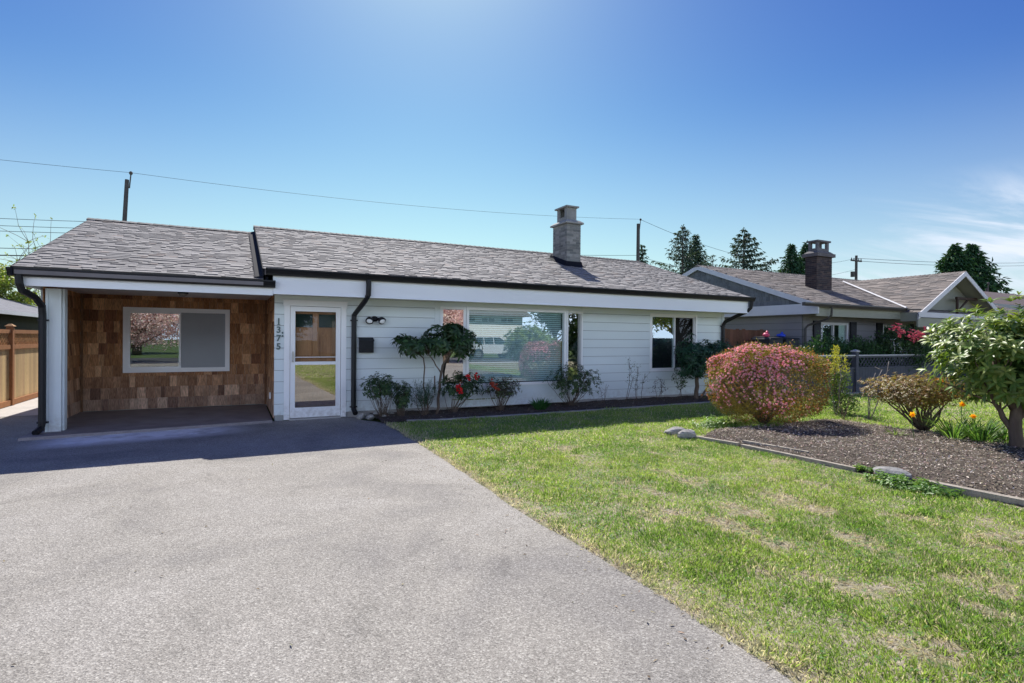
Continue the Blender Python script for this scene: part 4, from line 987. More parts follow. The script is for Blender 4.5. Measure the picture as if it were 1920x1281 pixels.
while x < 15.6: mb.box(x, x+.136, 12.2, 12.225, .05, 1.86+random.uniform(-.02, .02), board_tone((.17, .085, .05), .25)); x += .142
f2 = obj('plank_fence', mb, M['wood']); tag(f2, 'red-brown plank fence closing the gap between the two houses', 'fence')
mb = MB(); mb.box(11.86, 15.6, 12.226, 12.27, .4, .5); mb.box(11.86, 15.6, 12.226, 12.27, 1.4, 1.5); obj('rail', mb, M['bark'], f2)
# dark lattice fence in front of the neighbour
gf = thing('lattice_fence', 'dark blue-grey fence with a lattice band in front of the neighbouring house', 'fence', (18, 9.5, 0))
px_ = [12.35, 16.05, 20.9, 25.75]
mb = MB()
for a, b in zip(px_, px_[1:]):
    x = a+.07
    while x < b-.07: mb.box(x, min(x+.135, b-.06), 9.5, 9.52, .03, .70); x += .141
obj('boards', mb, M['greyfence'], gf)
mb = MB()
for a, b in zip(px_, px_[1:]): mb.box(a+.06, b-.06, 9.475, 9.545, .70, .75); mb.box(a+.06, b-.06, 9.485, 9.54, 1.03, 1.08)
obj('rail', mb, M['greyfence'], gf)
mb = MB()
for a, b in zip(px_, px_[1:]): mb.box(a+.06, b-.06, 9.46, 9.56, 1.08, 1.112)
obj('top_rail', mb, M['fencecap'], gf)
for a, b in zip(px_, px_[1:]):
    mb = MB()
    for sg, off in ((1, 0), (-1, .012)):
        t = a-.3
        while t < b+.3:
            p, q = (t, .75), (t+.28*sg, 1.03)
            lo, hi = sorted((p[0], q[0]))
            if lo > a+.05 and hi < b-.05:
                w = .017; mb.hexa([(p[0]-w, 9.505+off, p[1]), (p[0]+w, 9.505+off, p[1]), (p[0]+w, 9.515+off, p[1]), (p[0]-w, 9.515+off, p[1]), (q[0]-w, 9.505+off, q[1]), (q[0]+w, 9.505+off, q[1]), (q[0]+w, 9.515+off, q[1]), (q[0]-w, 9.515+off, q[1])])
            t += .165
    obj('lattice', mb, M['greyfence'], gf)
for x in px_:
    mb = MB(); mb.box(x-.06, x+.06, 9.44, 9.58, 0, 1.2); p_ = obj('post', mb, M['greyfence'], gf)
    mb = MB(); mb.box(x-.085, x+.085, 9.42, 9.6, 1.2, 1.235); mb.hexa([(x-.07, 9.43, 1.235), (x+.07, 9.43, 1.235), (x+.07, 9.59, 1.235), (x-.07, 9.59, 1.235), (x-.01, 9.5, 1.27), (x+.01, 9.5, 1.27), (x+.01, 9.52, 1.27), (x-.01, 9.52, 1.27)]); obj('post_cap', mb, M['fencecap'], p_)
mb = MB(); mb.box(12.3, 13.5, 9.3, 9.42, -.02, .05); mb.box(13.5, 26, 9.25, 9.4, -.02, .05); k_ = obj('garden_curb', mb, M['concrete']); tag(k_, 'low pale concrete curb along the foot of the dark lattice fence', 'curb')
# bins beside the plank fence
def bin_(x, y, label, h=1.55, w=.6):
    t = thing('wheelie_bin', label, 'bin', (x, y, 0)); mb = MB()
    a, b = w/2*.85, w/2
    mb.hexa([(x-a, y-a, .1), (x+a, y-a, .1), (x+a, y+a, .1), (x-a, y+a, .1), (x-b, y-b, h), (x+b, y-b, h), (x+b, y+b, h), (x-b, y+b, h)]); obj('body', mb, M['plastic'], t)
    mb = MB(); mb.hexa([(x-b-.03, y-b-.04, h), (x+b+.03, y-b-.04, h), (x+b+.03, y+b+.04, h), (x-b-.03, y+b+.04, h), (x-b, y-b, h+.05), (x+b, y-b, h+.05), (x+b, y+b, h+.08), (x-b, y+b, h+.08)]); mb.tube([(x-b, y+b+.08, h+.02), (x+b, y+b+.08, h+.02)], .02, 6); obj('lid', mb, M['plastic'], t)
    for s_ in (-1, 1):
        mb = MB(); mb.tube([(x+s_*(a+.02), y+a, .12), (x+s_*(a+.07), y+a, .12)], .12, 12); obj('wheel', mb, M['rubber'], t)
bin_(14.95, 11.55, 'dark wheelie bin under the pink bag, next to the plank fence'); bin_(15.62, 11.5, 'dark wheelie bin under the blue bag, closest to the neighbouring wall')
def bag(name, label, c, r, mat, seed):
    rg = random.Random(seed); mb = MB(); mb.sphere(c, r, 12, 8, jit=.12, rnd=rg); mb.tube([(c[0], c[1], c[2]+r[2]*.8), (c[0]+.02, c[1], c[2]+r[2]*1.15), (c[0]+.05, c[1], c[2]+r[2]*1.3)], [.03, .02, .05], 6); tag(obj(name, mb, M[mat], None, True), label, 'bag')
bag('bag', 'small pink bag lying on a bin by the plank fence', (14.72, 11.45, 1.68), (.10, .10, .07), 'pink', 2); bag('bag', 'blue bag lying on the bin by the neighbouring wall', (15.42, 11.45, 1.67), (.15, .12, .06), 'blue', 3)

# ================================================================ utility poles and wires
def upole(label, p, top, r, arms=False, lean=(0, 0)):
    t = thing('utility_pole', label, 'utility pole', (p[0], p[1], 0)); mb = MB()
    mb.tube([(p[0]-lean[0], p[1], 0), (p[0], p[1], top)], [r*1.25, r*.9], 10); obj('pole', mb, M['pole'], t)
    mb = MB()
    if arms:
        mb.box(p[0]-1.3, p[0]+1.3, p[1]-.1, p[1]+.1, top-.9, top-.7)
        obj('crossarm', mb, M['pole'], t)
        mb = MB()
        for a in (-1.2, -.6, .6, 1.2): mb.tube([(p[0]+a, p[1], top-.7), (p[0]+a, p[1], top-.4)], [.08, .05], 6)
        mb.tube([(p[0]-.9, p[1], top-3.3), (p[0]-.9, p[1], top-2.5)], .28, 8)
    else:
        mb.tube([(p[0]+r, p[1], top-.5), (p[0]+r*1.6, p[1], top+.35)], .035, 6); mb.sphere((p[0]+r*1.6, p[1], top+.42), (.1, .1, .12), 8, 6)
    obj('insulator', mb, M['pole'], t)
upole('slim utility pole rising behind the porch roof at the left', (-5.83, 40), 10.95, .12, lean=(.5, 0))
upole('utility pole behind the roof, right of the chimney', (33.62, 40), 12.35, .165)
upole('distant utility pole with a crossarm, between the neighbouring chimney and its front gable', (84.4, 50), 14.6, .2, True)
upole('short utility pole behind the pale house at the far right', (58, 23.2), 6.2, .12)
def wire(label, a, b, sag, r=.022, n=24, grp='overhead wires'):
    a, b = Vector(a), Vector(b); mb = MB()
    pts = [a.lerp(b, t/n)-Vector((0, 0, sag*4*(t/n)*(1-t/n))) for t in range(n+1)]
    mb.tube(pts, r, 4); o = obj('overhead_wire', mb, M['wire']); tag(o, label, 'wire', grp)
wire('long thin wire from the left pole to the pole right of the chimney', (-5.65, 40, 11.4), (33.8, 40, 12.8), .55, .010)
wire('highest wire running off the left edge from the slim pole', (-5.65, 40, 11.4), (-30, 40, 11.5), .25, .010)
for z, r, l in ((8.35, .014, 'upper of the thin wires at the left edge above the porch roof'), (7.95, .014, 'second thin wire at the left edge above the porch roof'), (7.65, .014, 'third thin wire at the left edge above the porch roof'), (6.7, .018, 'thin wire just above the thick one at the left edge'), (6.3, .03, 'thick black wire at the left edge behind the bare twigs')):
    wire(l, (-5.9, 40, z), (-30, 40, z-.5), .35, r)
wire('wire running down to the right from the pole right of the chimney', (33.8, 40, 12.8), (84.3, 50, 14.2), 2.3, .018)
wire('low wire behind the chimney, left of the second pole', (33.6, 40, 9.4), (5, 40, 8.2), .3, .016)
wire('faint low wire right of the second pole, behind the conifers', (33.6, 40, 9.3), (84.3, 50, 12.5), 1.8, .016)
wire('upper wire right of the crossarm pole', (84.5, 50, 14.2), (170, 56, 20.5), .5, .03); wire('lower wire right of the crossarm pole', (84.5, 50, 13.8), (170, 56, 19.9), .6, .03)

# ================================================================ plants
def bush_pts(c, r, n, seed, shell=.55, lump=.22, zmin=None, rg=RNG, flatz=1.0):
    """points filling an uneven ellipsoid, denser towards its surface"""
    d = nrm(rg.normal(size=(n*2, 3)))
    th = np.arctan2(d[:, 1], d[:, 0]); ph = d[:, 2]
    l = 1+lump*(vnoise(th*1.7+9, ph*2.2, 1.0, seed)-.5)*2+lump*.6*(vnoise(th*4+20, ph*5, 1.0, seed+1)-.5)*2
    q = (shell+(1-shell)*rg.random(n*2)**.6)
    dz = d.copy(); hh = np.hypot(d[:, 0], d[:, 1]); dz[:, :2] *= (np.maximum(hh, .02)**((flatz-1)*.75))[:, None]; dz[:, 2] = np.sign(d[:, 2])*np.abs(d[:, 2])**flatz; P = np.array(c)+dz*np.array(r)*(l*q)[:, None]
    if zmin is not None: k = P[:, 2] > zmin; P, d = P[k], d[k]
    return P[:n], d[:n]
def stems(name, base, tips, r0, r1, mat, parent, seed=1, bend=.18, n=5, label=None):
    rg = random.Random(seed); mb = MB()
    for t in tips: limb(mb, base if not isinstance(base[0], (tuple, list)) else rg.choice(base), t, r0, r1, bend, n, 5, rg)
    return obj(name, mb, M[mat], parent, True, label)
def plant(name, label, cat_, loc, group=None): return thing(name, label, cat_, loc, group)
def foliage(parent, parts, mat='leaf', name='foliage', label=None):
    o = tri_obj(name, *cat(*parts), M[mat], parent)
    if label: o['label'] = label
    return o
def whorls(P, A, nl, L, W, colr, droop=.25, open_=1.0, var=.22, alt=None, palt=0, fold=.12, lod=1, rg=RNG):
    """rosettes of leaves: centres P, axes A"""
    n = len(P); A = nrm(A)
    u = nrm(np.cross(A, rg.normal(size=(n, 3)))); v = np.cross(A, u)
    Ps, Ds, Ns, Cs = [], [], [], []
    for k in range(nl):
        a = 2*math.pi*k/nl+rg.uniform(-.3, .3, n); t = rg.uniform(.15, .75, n)[:, None]*open_
        D = (u*np.cos(a)[:, None]+v*np.sin(a)[:, None])+A*(1-t)*.9
        D += rg.normal(size=(n, 3))*.1
        Ps.append(P+A*rg.uniform(-.03, .02, (n, 1))); Ds.append(D); Ns.append(A+rg.normal(size=(n, 3))*.12); Cs.append(colvar(colr, n, var, alt, palt))
    P, D, N, C = (np.concatenate(q) for q in (Ps, Ds, Ns, Cs)); m = len(P)
    return leaves(P, D, N, L*rg.uniform(.65, 1.15, m), W*rg.uniform(.8, 1.15, m), C, fold, droop*rg.uniform(.4, 1.4, m)[:, None], lod)
def blossoms(P, A, r, colr, npet=5, var=.15, rg=RNG):
    n = len(P); A = nrm(A); u = nrm(np.cross(A, rg.normal(size=(n, 3)))); v = np.cross(A, u); out = []
    for k in range(npet):
        a = 2*math.pi*k/npet; D = u*math.cos(a)+v*math.sin(a)+A*.55
        out.append(leaves(P, D, A, r*rg.uniform(.8, 1.2, n), r*.9, colvar(colr, n, var), .1, .15))
    return cat(*out)

for lab, c, r, n, cl_ in WEEDS:
    P, d = bush_pts(c, r, n, 57, .2, .3, -.01)
    o = tri_obj('weed_clump', *whorls(P, d*.4+np.array([0, 0, 1.]), 5, .045, .03, cl_, .25, 1.3, .3, lod=0), M['leaf']); tag(o, lab, 'weed')
# --- big round pink azalea ---------------------------------------------------
az = plant('azalea_bush', 'large round clipped azalea covered in pink blossom and bronze leaves', 'azalea', (8.3, 6.45, 0))
c0, r0 = (8.47, 6.60, .76), (.95, .92, .64)
parts = []
P, d = bush_pts(c0, r0, 34000, 61, .72, .15, .06, flatz=.74)
up = d*.9+np.array([0, 0, .5])+RNG.normal(size=P.shape)*.55
t = vnoise(P[:, 0]*3, P[:, 1]*3+P[:, 2]*5, 1.0, 62)
C = colvar((.12, .13, .035), len(P), .4, (.36, .15, .06), .45)
C2 = colvar((.25, .20, .055), len(P), .3); k = t > .62; C[k] = C2[k]
k = RNG.random(len(P)) < .05; P[k] += d[k]*RNG.uniform(.02, .09, (k.sum(), 1))
parts.append(leaves(P, up, d+RNG.normal(size=P.shape)*.5, RNG.uniform(.025, .05, len(P)), RNG.uniform(.011, .02, len(P)), C, .15, .1))
foliage(az, parts)
n = 9000; P, d = bush_pts(c0, tuple(q*1.01 for q in r0), n, 61, .93, .15, .12, flatz=.74)
# blossom in drifts: thick over the left and top, sparse on the right and low in front
w = .45*(vnoise(P[:, 0]*2.2+P[:, 2], P[:, 1]*2.2+P[:, 2]*2, 1.0, 63))+.35*vnoise(P[:, 0]*6+P[:, 2]*2, P[:, 1]*6+P[:, 2]*5, 1.0, 64)+.55*np.clip(-d[:, 0]*.9+.25, 0, 1)+.50*np.clip(d[:, 2], 0, 1)-.15*np.clip(-d[:, 2], 0, 1)-.25*np.clip(d[:, 0], 0, 1)-.45*np.clip(d[:, 1], 0, 1)
k = RNG.random(len(P)) < np.clip((w-.70)*2.0, .012, .8); P, d = P[k], d[k]
b = blossoms(P, d+np.array([0, 0, .35])+RNG.normal(size=P.shape)*.35, .024, (.84, .38, .44), 5, .25)
k2 = np.repeat(RNG.random(len(b[2])//4) < .22, 4); b[2][k2] = (.85, .62, .62)
tri = tri_obj('flowers', *b, M['petal'], az)
tips = [(8.42+.85*math.cos(a)*q, 6.62+.8*math.sin(a)*q, .55+.5*random.random()) for a in np.arange(0, 6.28, .45) for q in (.5, .9)]
stems('stems', (8.4, 6.55, 0), tips, .028, .008, 'bark', az, 3)

# --- rhododendron tree at the right edge ------------------------------------
rt = plant('rhododendron_tree', 'large glossy-leaved rhododendron with a bare thick trunk at the right edge', 'rhododendron', (9.3, 3.4, 0))
cr_, rr3 = (9.52, 3.42, 1.30), (1.02, 1.0, .70)
P, d = bush_pts(cr_, rr3, 620, 71, .55, .20, .62)
A = d*.8+np.array([0, 0, .75])
parts = [whorls(P, A, 9, .15, .042, (.15, .235, .05), .3, 1.1, .28, (.28, .34, .08), .35)]
P2, d2 = bush_pts(cr_, tuple(q*.62 for q in rr3), 260, 72, .2, .2, .7)
parts.append(whorls(P2, d2*.6+np.array([0, 0, .6]), 8, .14, .045, (.05, .10, .025), .45, 1.3))
# new upright pale shoots
k = d[:, 2] > .25; Pn = P[k][:60]+np.array([0, 0, .05]); parts.append(whorls(Pn, np.tile([0, 0, 1.], (len(Pn), 1)), 6, .085, .024, (.24, .30, .07), .1, .6, .2))
foliage(rt, parts, 'leafgloss')
k = RNG.permutation(len(P))[:9]; tri_obj('buds', *whorls(P[k]+np.array([0, 0, .03]), np.tile([0, 0, 1.], (9, 1)), 7, .045, .022, (.50, .38, .12), .05, .35), M['petal'], rt)
rg = random.Random(31); mb = MB()
tr = limb(mb, (9.28, 3.4, -.02), (9.32, 3.42, .72), .085, .06, .10, 9, 7, rg); 
for (a, b, r_1, r_2) in (((9.31, 3.42, .68), (9.55, 3.35, 1.35), .055, .02), ((9.29, 3.41, .62), (8.95, 3.5, 1.25), .05, .018), ((9.27, 3.4, .30), (8.98, 3.55, .85), .045, .016), ((9.31, 3.42, .7), (9.35, 3.7, 1.5), .045, .018), ((9.29, 3.4, .45), (9.7, 3.2, 1.0), .04, .015)):
    pts = limb(mb, a, b, r_1, r_2, .15, 7, 6, rg)
    for q in range(7): limb(mb, pts[rg.randint(3, 6)], Vector(pts[-1])+Vector((rg.uniform(-.6, .6), rg.uniform(-.55, .55), rg.uniform(0, .5))), r_2*.8, .006, .15, 4, 4, rg)
obj('trunk', mb, M['bark'], rt, True)

# --- orange azalea ---------------------------------------------------------
oa = plant('azalea_bush', 'spreading bronze-leaved azalea with a few orange and yellow flowers', 'azalea', (10.2, 4.9, 0))
P, d = bush_pts((10.15, 5.0, .70), (.80, .72, .27), 620, 81, .45, .2)
parts = [whorls(P, d*.6+np.array([0, 0, .9]), 8, .062, .022, (.27, .16, .055), .25, 1.2, .3, (.24, .22, .05), .35)]
P, d = bush_pts((10.15, 5.0, .66), (.80, .7, .28), 300, 82, .2, .2); parts.append(whorls(P, d*.6+np.array([0, 0, .7]), 7, .055, .02, (.20, .15, .05), .3, 1.2, .3))
foliage(oa, parts)
k = RNG.permutation(300)[:9]; Pf = np.array([(9.75, 4.45, .90), (10.0, 4.4, .66)])
Pf = np.concatenate([Pf, Pf+RNG.normal(size=Pf.shape)*.03, Pf+RNG.normal(size=Pf.shape)*.03])
tri_obj('flowers', *blossoms(Pf, np.tile([-.5, -.6, .8], (len(Pf), 1))+RNG.normal(size=Pf.shape)*.3, .034, (.85, .42, .03), 5, .15), M['petal'], oa)
tips = [(10.15+.7*math.cos(a)*q, 5.0+.6*math.sin(a)*q, .55+.15*random.random()) for a in np.arange(0, 6.28, .6) for q in (.45, .9)]
stems('stems', (10.2, 4.92, 0), tips, .022, .005, 'bark', oa, 5, .25)
# --- daffodils --------------------------------------------------------------
daf = plant('daffodil_clump', 'clump of long green daffodil leaves beside the rhododendron trunk, with yellow flowers', 'daffodils', (9.75, 4.0, 0))
n = 420; cl = RNG.integers(0, 7, n); cc_ = np.array([(9.3, 4.1), (9.55, 4.2), (9.6, 3.85), (9.8, 4.1), (9.95, 3.75), (9.4, 3.8), (10.05, 4.05)])[cl]
a = RNG.uniform(0, 6.28, n); P = np.stack([cc_[:, 0]+.07*np.cos(a), cc_[:, 1]+.07*np.sin(a), np.full(n, .05)], 1)
D = np.stack([np.cos(a)*.55, np.sin(a)*.55, np.ones(n)], 1)+RNG.normal(size=(n, 3))*.14
tri_obj('leaves', *leaves(P, D, np.stack([-np.cos(a), -np.sin(a), np.full(n, .5)], 1), RNG.uniform(.25, .48, n), RNG.uniform(.012, .02, n), colvar((.09, .20, .035), n, .3, (.17, .28, .06), .3), .15, .3, 1), M['grass'], daf)
Pf = np.array([(9.42, 4.05, .60), (8.62, 4.3, .46), (9.62, 4.0, .42)])
fl_ = [blossoms(Pf, np.array([(-.7, -.7, .2)]*3), .05, (.85, .55, .02), 6, .1), blossoms(Pf+np.array([-.015, -.015, 0]), np.array([(-.7, -.7, .1)]*3), .022, (.9, .40, .02), 6, .1)]
tri_obj('flowers', *cat(*fl_), M['petal'], daf)
mb = MB()
for p in Pf: mb.tube([(p[0]+.12, p[1]+.02, .05), (p[0]+.05, p[1]+.02, p[2]*.6), (p[0]+.01, p[1]+.01, p[2]-.01)], .005, 5)
obj('stems', mb, surf('green_stem', (.10, .2, .05), .6, .3, .1), daf)
# --- yellow green upright shrub behind the pink azalea ------------------------
ys_ = plant('shrub', 'upright yellow-green shrub just behind the right side of the pink azalea', 'shrub', (11.2, 7.0, 0))
rg = random.Random(8); parts = []
for k in range(16):
    a = k*2.4; top = 1.4*(1-.38*(k % 4)/3); x, y = 11.15+.30*math.cos(a)*(k/16), 7.0+.28*math.sin(a)*(k/16)
    m = 150; t = RNG.random(m)**.7; P = np.stack([x+(RNG.random(m)-.5)*.22*(1.3-t), y+(RNG.random(m)-.5)*.22*(1.3-t), .12+t*(top-.12)], 1)
    D = rdir(m)*.9+np.array([0, 0, .55]); C = colvar((.15, .22, .035), m, .3); hi = (P[:, 2] > .85)[:, None]; C = np.where(hi, colvar((.42, .40, .05), m, .25), C)
    parts.append(leaves(P, D, rdir(m)+np.array([0, 0, 1]), RNG.uniform(.03, .06, m), RNG.uniform(.012, .022, m), C, .1, .15))
foliage(ys_, parts); stems('stems', (11.15, 7, 0), [(11.15+.3*math.cos(k*2.4)*(k/16), 7+.28*math.sin(k*2.4)*(k/16), 1.2*(1-.38*(k % 4)/3)) for k in range(16)], .012, .004, 'bark', ys_, 8, .05)
mb = None
def darkbush(label, c, r, n, colr, L=.05, W=.022, mat='leaf', seed=1, base=None, nst=10, cat_='shrub', name='shrub', lump=.25, shell=.4, alt=None, palt=0, sr=.014, up=.5, extra=None, group=None):
    b = plant(name, label, cat_, (c[0], c[1], 0), group)
    P, d = bush_pts(c, r, n, seed, shell, lump)
    C = colvar(colr, len(P), .35, alt, palt)
    parts = [leaves(P, d*.8+np.array([0, 0, up])+RNG.normal(size=P.shape)*.6, d+RNG.normal(size=P.shape)*.6+np.array([0, 0, .4]), L*RNG.uniform(.6, 1.2, len(P)), W*RNG.uniform(.7, 1.2, len(P)), C, .12, .2, 0)]
    if extra: parts += extra
    foliage(b, parts, mat)
    if nst:
        rg = random.Random(seed); base = base or (c[0], c[1], 0)
        tips = [(c[0]+r[0]*.75*rg.uniform(-1, 1), c[1]+r[1]*.75*rg.uniform(-1, 1), c[2]+r[2]*rg.uniform(-.5, .6)) for _ in range(nst)]
        stems('stems', base, tips, sr, .004, 'bark', b, seed, .15)
    return b
# low bits near the azalea
darkbush('low dark-green plant at the foot of the yellow-green shrub', (11.0, 6.75, .22), (.35, .3, .2), 900, (.05, .12, .035), .05, .02, seed=5, nst=4, alt=(.16, .22, .05), palt=.3)
# pruned bare rose stems
def bare(label, base, tips, r0, seed, mat='barkgrey', nleaf=0, twigs=5, cat_='bare shrub', group=None, leafc=(.10, .13, .04), L=.03):
    b = plant('bare_shrub', label, cat_, (base[0], base[1], 0), group); rg = random.Random(seed); mb = MB(); ends = []
    for t in tips:
        pts = limb(mb, (base[0]+rg.uniform(-.04, .04), base[1]+rg.uniform(-.04, .04), base[2]), t, r0, r0*.55, .10, 5, 6, rg)
        for q in range(twigs):
            p = pts[rg.randint(3, 6)]; L_ = (Vector(t)-Vector(base)).length*.33
            e = Vector(p)+Vector((rg.uniform(-1, 1), rg.uniform(-1, 1), rg.uniform(.1, 1))).normalized()*L_*rg.uniform(.4, 1); limb(mb, p, e, r0*.5, r0*.2, .12, 4, 4, rg); ends.append(tuple(e)); ends.append(tuple(p))
    obj('branches', mb, M[mat], b, True)
    if nleaf:
        E = np.array(ends)[RNG.integers(0, len(ends), nleaf)]+RNG.normal(size=(nleaf, 3))*.03
        foliage(b, [leaves(E, rdir(nleaf), rdir(nleaf)+np.array([0, 0, 1.]), L*RNG.uniform(.6, 1.3, nleaf), L*.5, colvar(leafc, nleaf, .35), .1, .15)])
    return b
bare('bare pale rose stems pruned hard, between the yellow-green shrub and the bronze azalea', (10.72, 6.1, 0), [(11.35, 6.2, .95), (10.95, 6.1, .9), (11.2, 6.0, 1.12)], .011, 3, twigs=4)
bare('low dark bare twigs left of the pruned rose, behind the pink azalea', (10.3, 6.3, 0), [(10.1, 6.3, .5), (10.45, 6.2, .55), (10.0, 6.2, .3), (10.6, 6.4, .4)], .007, 4, 'bark', twigs=5)
bare('thin upright pale twig in front of the fence post', (10.55, 6.6, 0), [(10.65, 6.6, .95), (10.5, 6.7, .8)], .008, 6, twigs=3, nleaf=25, leafc=(.3, .32, .12))

# --- plants along the front wall -----------------------------------------------
rgd = random.Random(2)
# tall open rhododendron
rh = plant('rhododendron', 'tall open dark-green rhododendron leaning in front of the left bay pane', 'rhododendron', (3.45, 9.95, 0))
cs = [((3.05, 9.9, 1.36), (.36, .30, .19), 40), ((3.50, 9.92, 1.48), (.34, .30, .27), 50), ((3.95, 9.88, 1.42), (.30, .28, .29), 46), ((2.82, 9.9, 1.44), (.17, .2, .12), 12), ((3.75, 9.85, 1.66), (.22, .2, .15), 20)]
parts = []; tipl = []
for i, (c, r, n) in enumerate(cs):
    P, d = bush_pts(c, r, n, 90+i, .5, .2); parts.append(whorls(P, d*.7+np.array([0, -.1, .5]), 9, .15, .042, (.035, .075, .028), .45, 1.5, .3, (.06, .12, .04), .2)); tipl += [tuple(p-d_*.05) for p, d_ in zip(P[:9], d[:9])]
foliage(rh, parts, 'leafgloss')
mb = MB(); rg = random.Random(5)
t1 = limb(mb, (3.46, 9.95, .0), (3.58, 9.93, .98), .030, .024, .05, 7, 6, rg); t2 = limb(mb, (3.30, 9.97, .0), (3.20, 9.95, 1.12), .016, .012, .04, 6, 6, rg); t3 = limb(mb, (3.43, 9.95, .45), (3.41, 9.9, .78), .016, .013, .02, 6, 3, rg)
t4 = limb(mb, t1[-1], (3.82, 9.9, 1.3), .022, .012, .08, 6, 5, rg); t5 = limb(mb, t1[-2], (3.28, 9.93, 1.22), .014, .009, .05, 6, 5, rg)
for t in tipl:
    src = min((t1[-1], t2[-1], t4[-1], t5[-1], t4[2]), key=lambda q: (Vector(q)-Vector(t)).length); limb(mb, src, t, .009, .004, .12, 4, 4, rg)
obj('trunk', mb, M['bark'], rh, True)
lf = (.04, .085, .03); al = (.09, .15, .05)
def rounded(label, c, r, nw, seed, base, L=.055, W=.024, nl=6, colr=lf, cat_='shrub', name='shrub', fl=None, nst=9, sr=.006):
    b = plant(name, label, cat_, (base[0], base[1], 0)); parts = []
    P, d = bush_pts(c, r, nw, seed, .35, .25); parts.append(whorls(P, d*.8+np.array([0, 0, .5]), nl, L, W, colr, .3, 1.2, .35, al, .28, lod=0)); foliage(b, parts, 'leafgloss')
    rg = random.Random(seed); k = [i for i in range(len(P))]; rg.shuffle(k)
    stems('stems', [(base[0]+rg.uniform(-.05, .05), base[1]+rg.uniform(-.04, .04), base[2]) for _ in range(3)], [tuple(P[i]-d[i]*.02) for i in k[:nst*3]], sr, .003, 'bark', b, seed, .16, 4)
    if fl is not None:
        F = np.array([f[:3] for f in fl]); Pf = np.repeat(F, 10, 0)+RNG.normal(size=(len(F)*10, 3))*.03
        tri_obj('flowers', *blossoms(Pf, np.tile([0, -.7, .6], (len(Pf), 1))+RNG.normal(size=Pf.shape)*.4, .034, fl[0][3], 5, .25), M['petal'], b)
    return b
rounded('low rounded dark-green shrub nearest the door and downspout', (2.40, 9.95, .60), (.34, .26, .22), 230, 101, (2.47, 9.98, .0))
rounded('narrow small-leaved shrub, second from the door', (2.80, 9.95, .42), (.18, .18, .27), 150, 102, (2.78, 9.98, 0))
rounded('dark azalea with bright red flowers under the bay window', (3.97, 9.9, .56), (.48, .25, .22), 120, 103, (3.80, 9.93, .0), .085, .028, 7, (.035, .08, .03), 'azalea', 'azalea_bush', [(3.80, 9.66, .56, (.65, .03, .03)), (3.86, 9.68, .50, (.65, .03, .03)), (4.02, 9.75, .76, (.6, .03, .05)), (4.2, 9.75, .73, (.6, .03, .05))], 5, .008)
rounded('reddish-brown leaved shrub with dull red flowers under the bay window', (4.85, 9.93, .50), (.38, .25, .22), 230, 104, (4.80, 9.95, .0), .05, .022, 6, (.06, .055, .03), 'shrub', 'shrub', [(4.62, 9.72, .55, (.45, .09, .05)), (4.55, 9.72, .62, (.35, .08, .05))])
rounded('open vase-shaped shrub at the right end of the bay window', (6.62, 9.9, .62), (.62, .32, .34), 420, 105, (6.55, 9.95, .0), .048, .024, 6, (.05, .085, .03), nst=14)
# juniper-like upright plant
ju = plant('juniper', 'small upright blue-green conifer shrub below the tall rhododendron', 'juniper', (3.2, 9.85, 0)); parts = []
for k in range(46):
    a = RNG.uniform(0, 6.28); s_ = RNG.uniform(.1, .42); m = 60; t = np.linspace(0, 1, m); x0, y0 = 3.2, 9.85
    tip = np.array([x0+s_*math.cos(a)*.75, y0+s_*math.sin(a)*.6, RNG.uniform(.40, .78)*(1-.35*s_)]); P = np.array([x0, y0, .06])*(1-t)[:, None]+tip*t[:, None]; P += RNG.normal(size=P.shape)*.014
    P = P[20:]; D = (tip-np.array([x0, y0, 0]))*1.2+RNG.normal(size=P.shape)*.4
    parts.append(leaves(P, D, rdir(len(P)), .055, .006, colvar((.045, .09, .045), len(P), .35), .1, 0))
foliage(ju, parts, 'needle'); stems('stems', (3.2, 9.85, 0), [(3.2+.2*math.cos(a), 9.85+.15*math.sin(a), .45) for a in np.arange(0, 6.2, .7)], .010, .004, 'bark', ju, 3)
tuft('fern', 'small bright green feathery plant in the soil, left of the vase-shaped shrub', 'fern', (5.62, 9.7, .03), 150, .28, .2, (.05, .15, .04), .02, .55, droop=.1)
bare('short reddish twigs right of the vase-shaped shrub', (7.38, 9.95, 0), [(7.3, 9.95, .45), (7.45, 9.9, .5), (7.5, 9.95, .4)], .005, 11, 'bark', 18, 3, leafc=(.09, .05, .04))
bare('tall thin rose cane with sparse leaves against the siding', (8.02, 9.95, 0), [(8.12, 9.95, 1.02), (8.2, 9.9, .62)], .007, 12, 'bark', 90, 5, leafc=(.06, .09, .035))
bare('second thin rose cane, slightly shorter, left of the right window', (8.42, 9.95, 0), [(8.38, 9.95, .84), (8.6, 9.95, .7), (8.3, 9.9, .6)], .007, 13, 'bark', 110, 5, leafc=(.06, .09, .035))
bare('small dark shrub with purple leaf tips below the right window', (9.05, 9.95, 0), [(8.9, 9.95, .5), (9.05, 9.9, .55), (9.2, 9.95, .5)], .006, 14, 'bark', 130, 4, leafc=(.045, .035, .03), L=.035)
bare('loose leafy shrub below the right window, beside the big dark shrub', (9.68, 9.95, 0), [(9.5, 9.95, .65), (9.75, 9.9, .7), (9.85, 9.95, .5)], .006, 15, 'bark', 260, 5, leafc=(.05, .09, .035), L=.05)
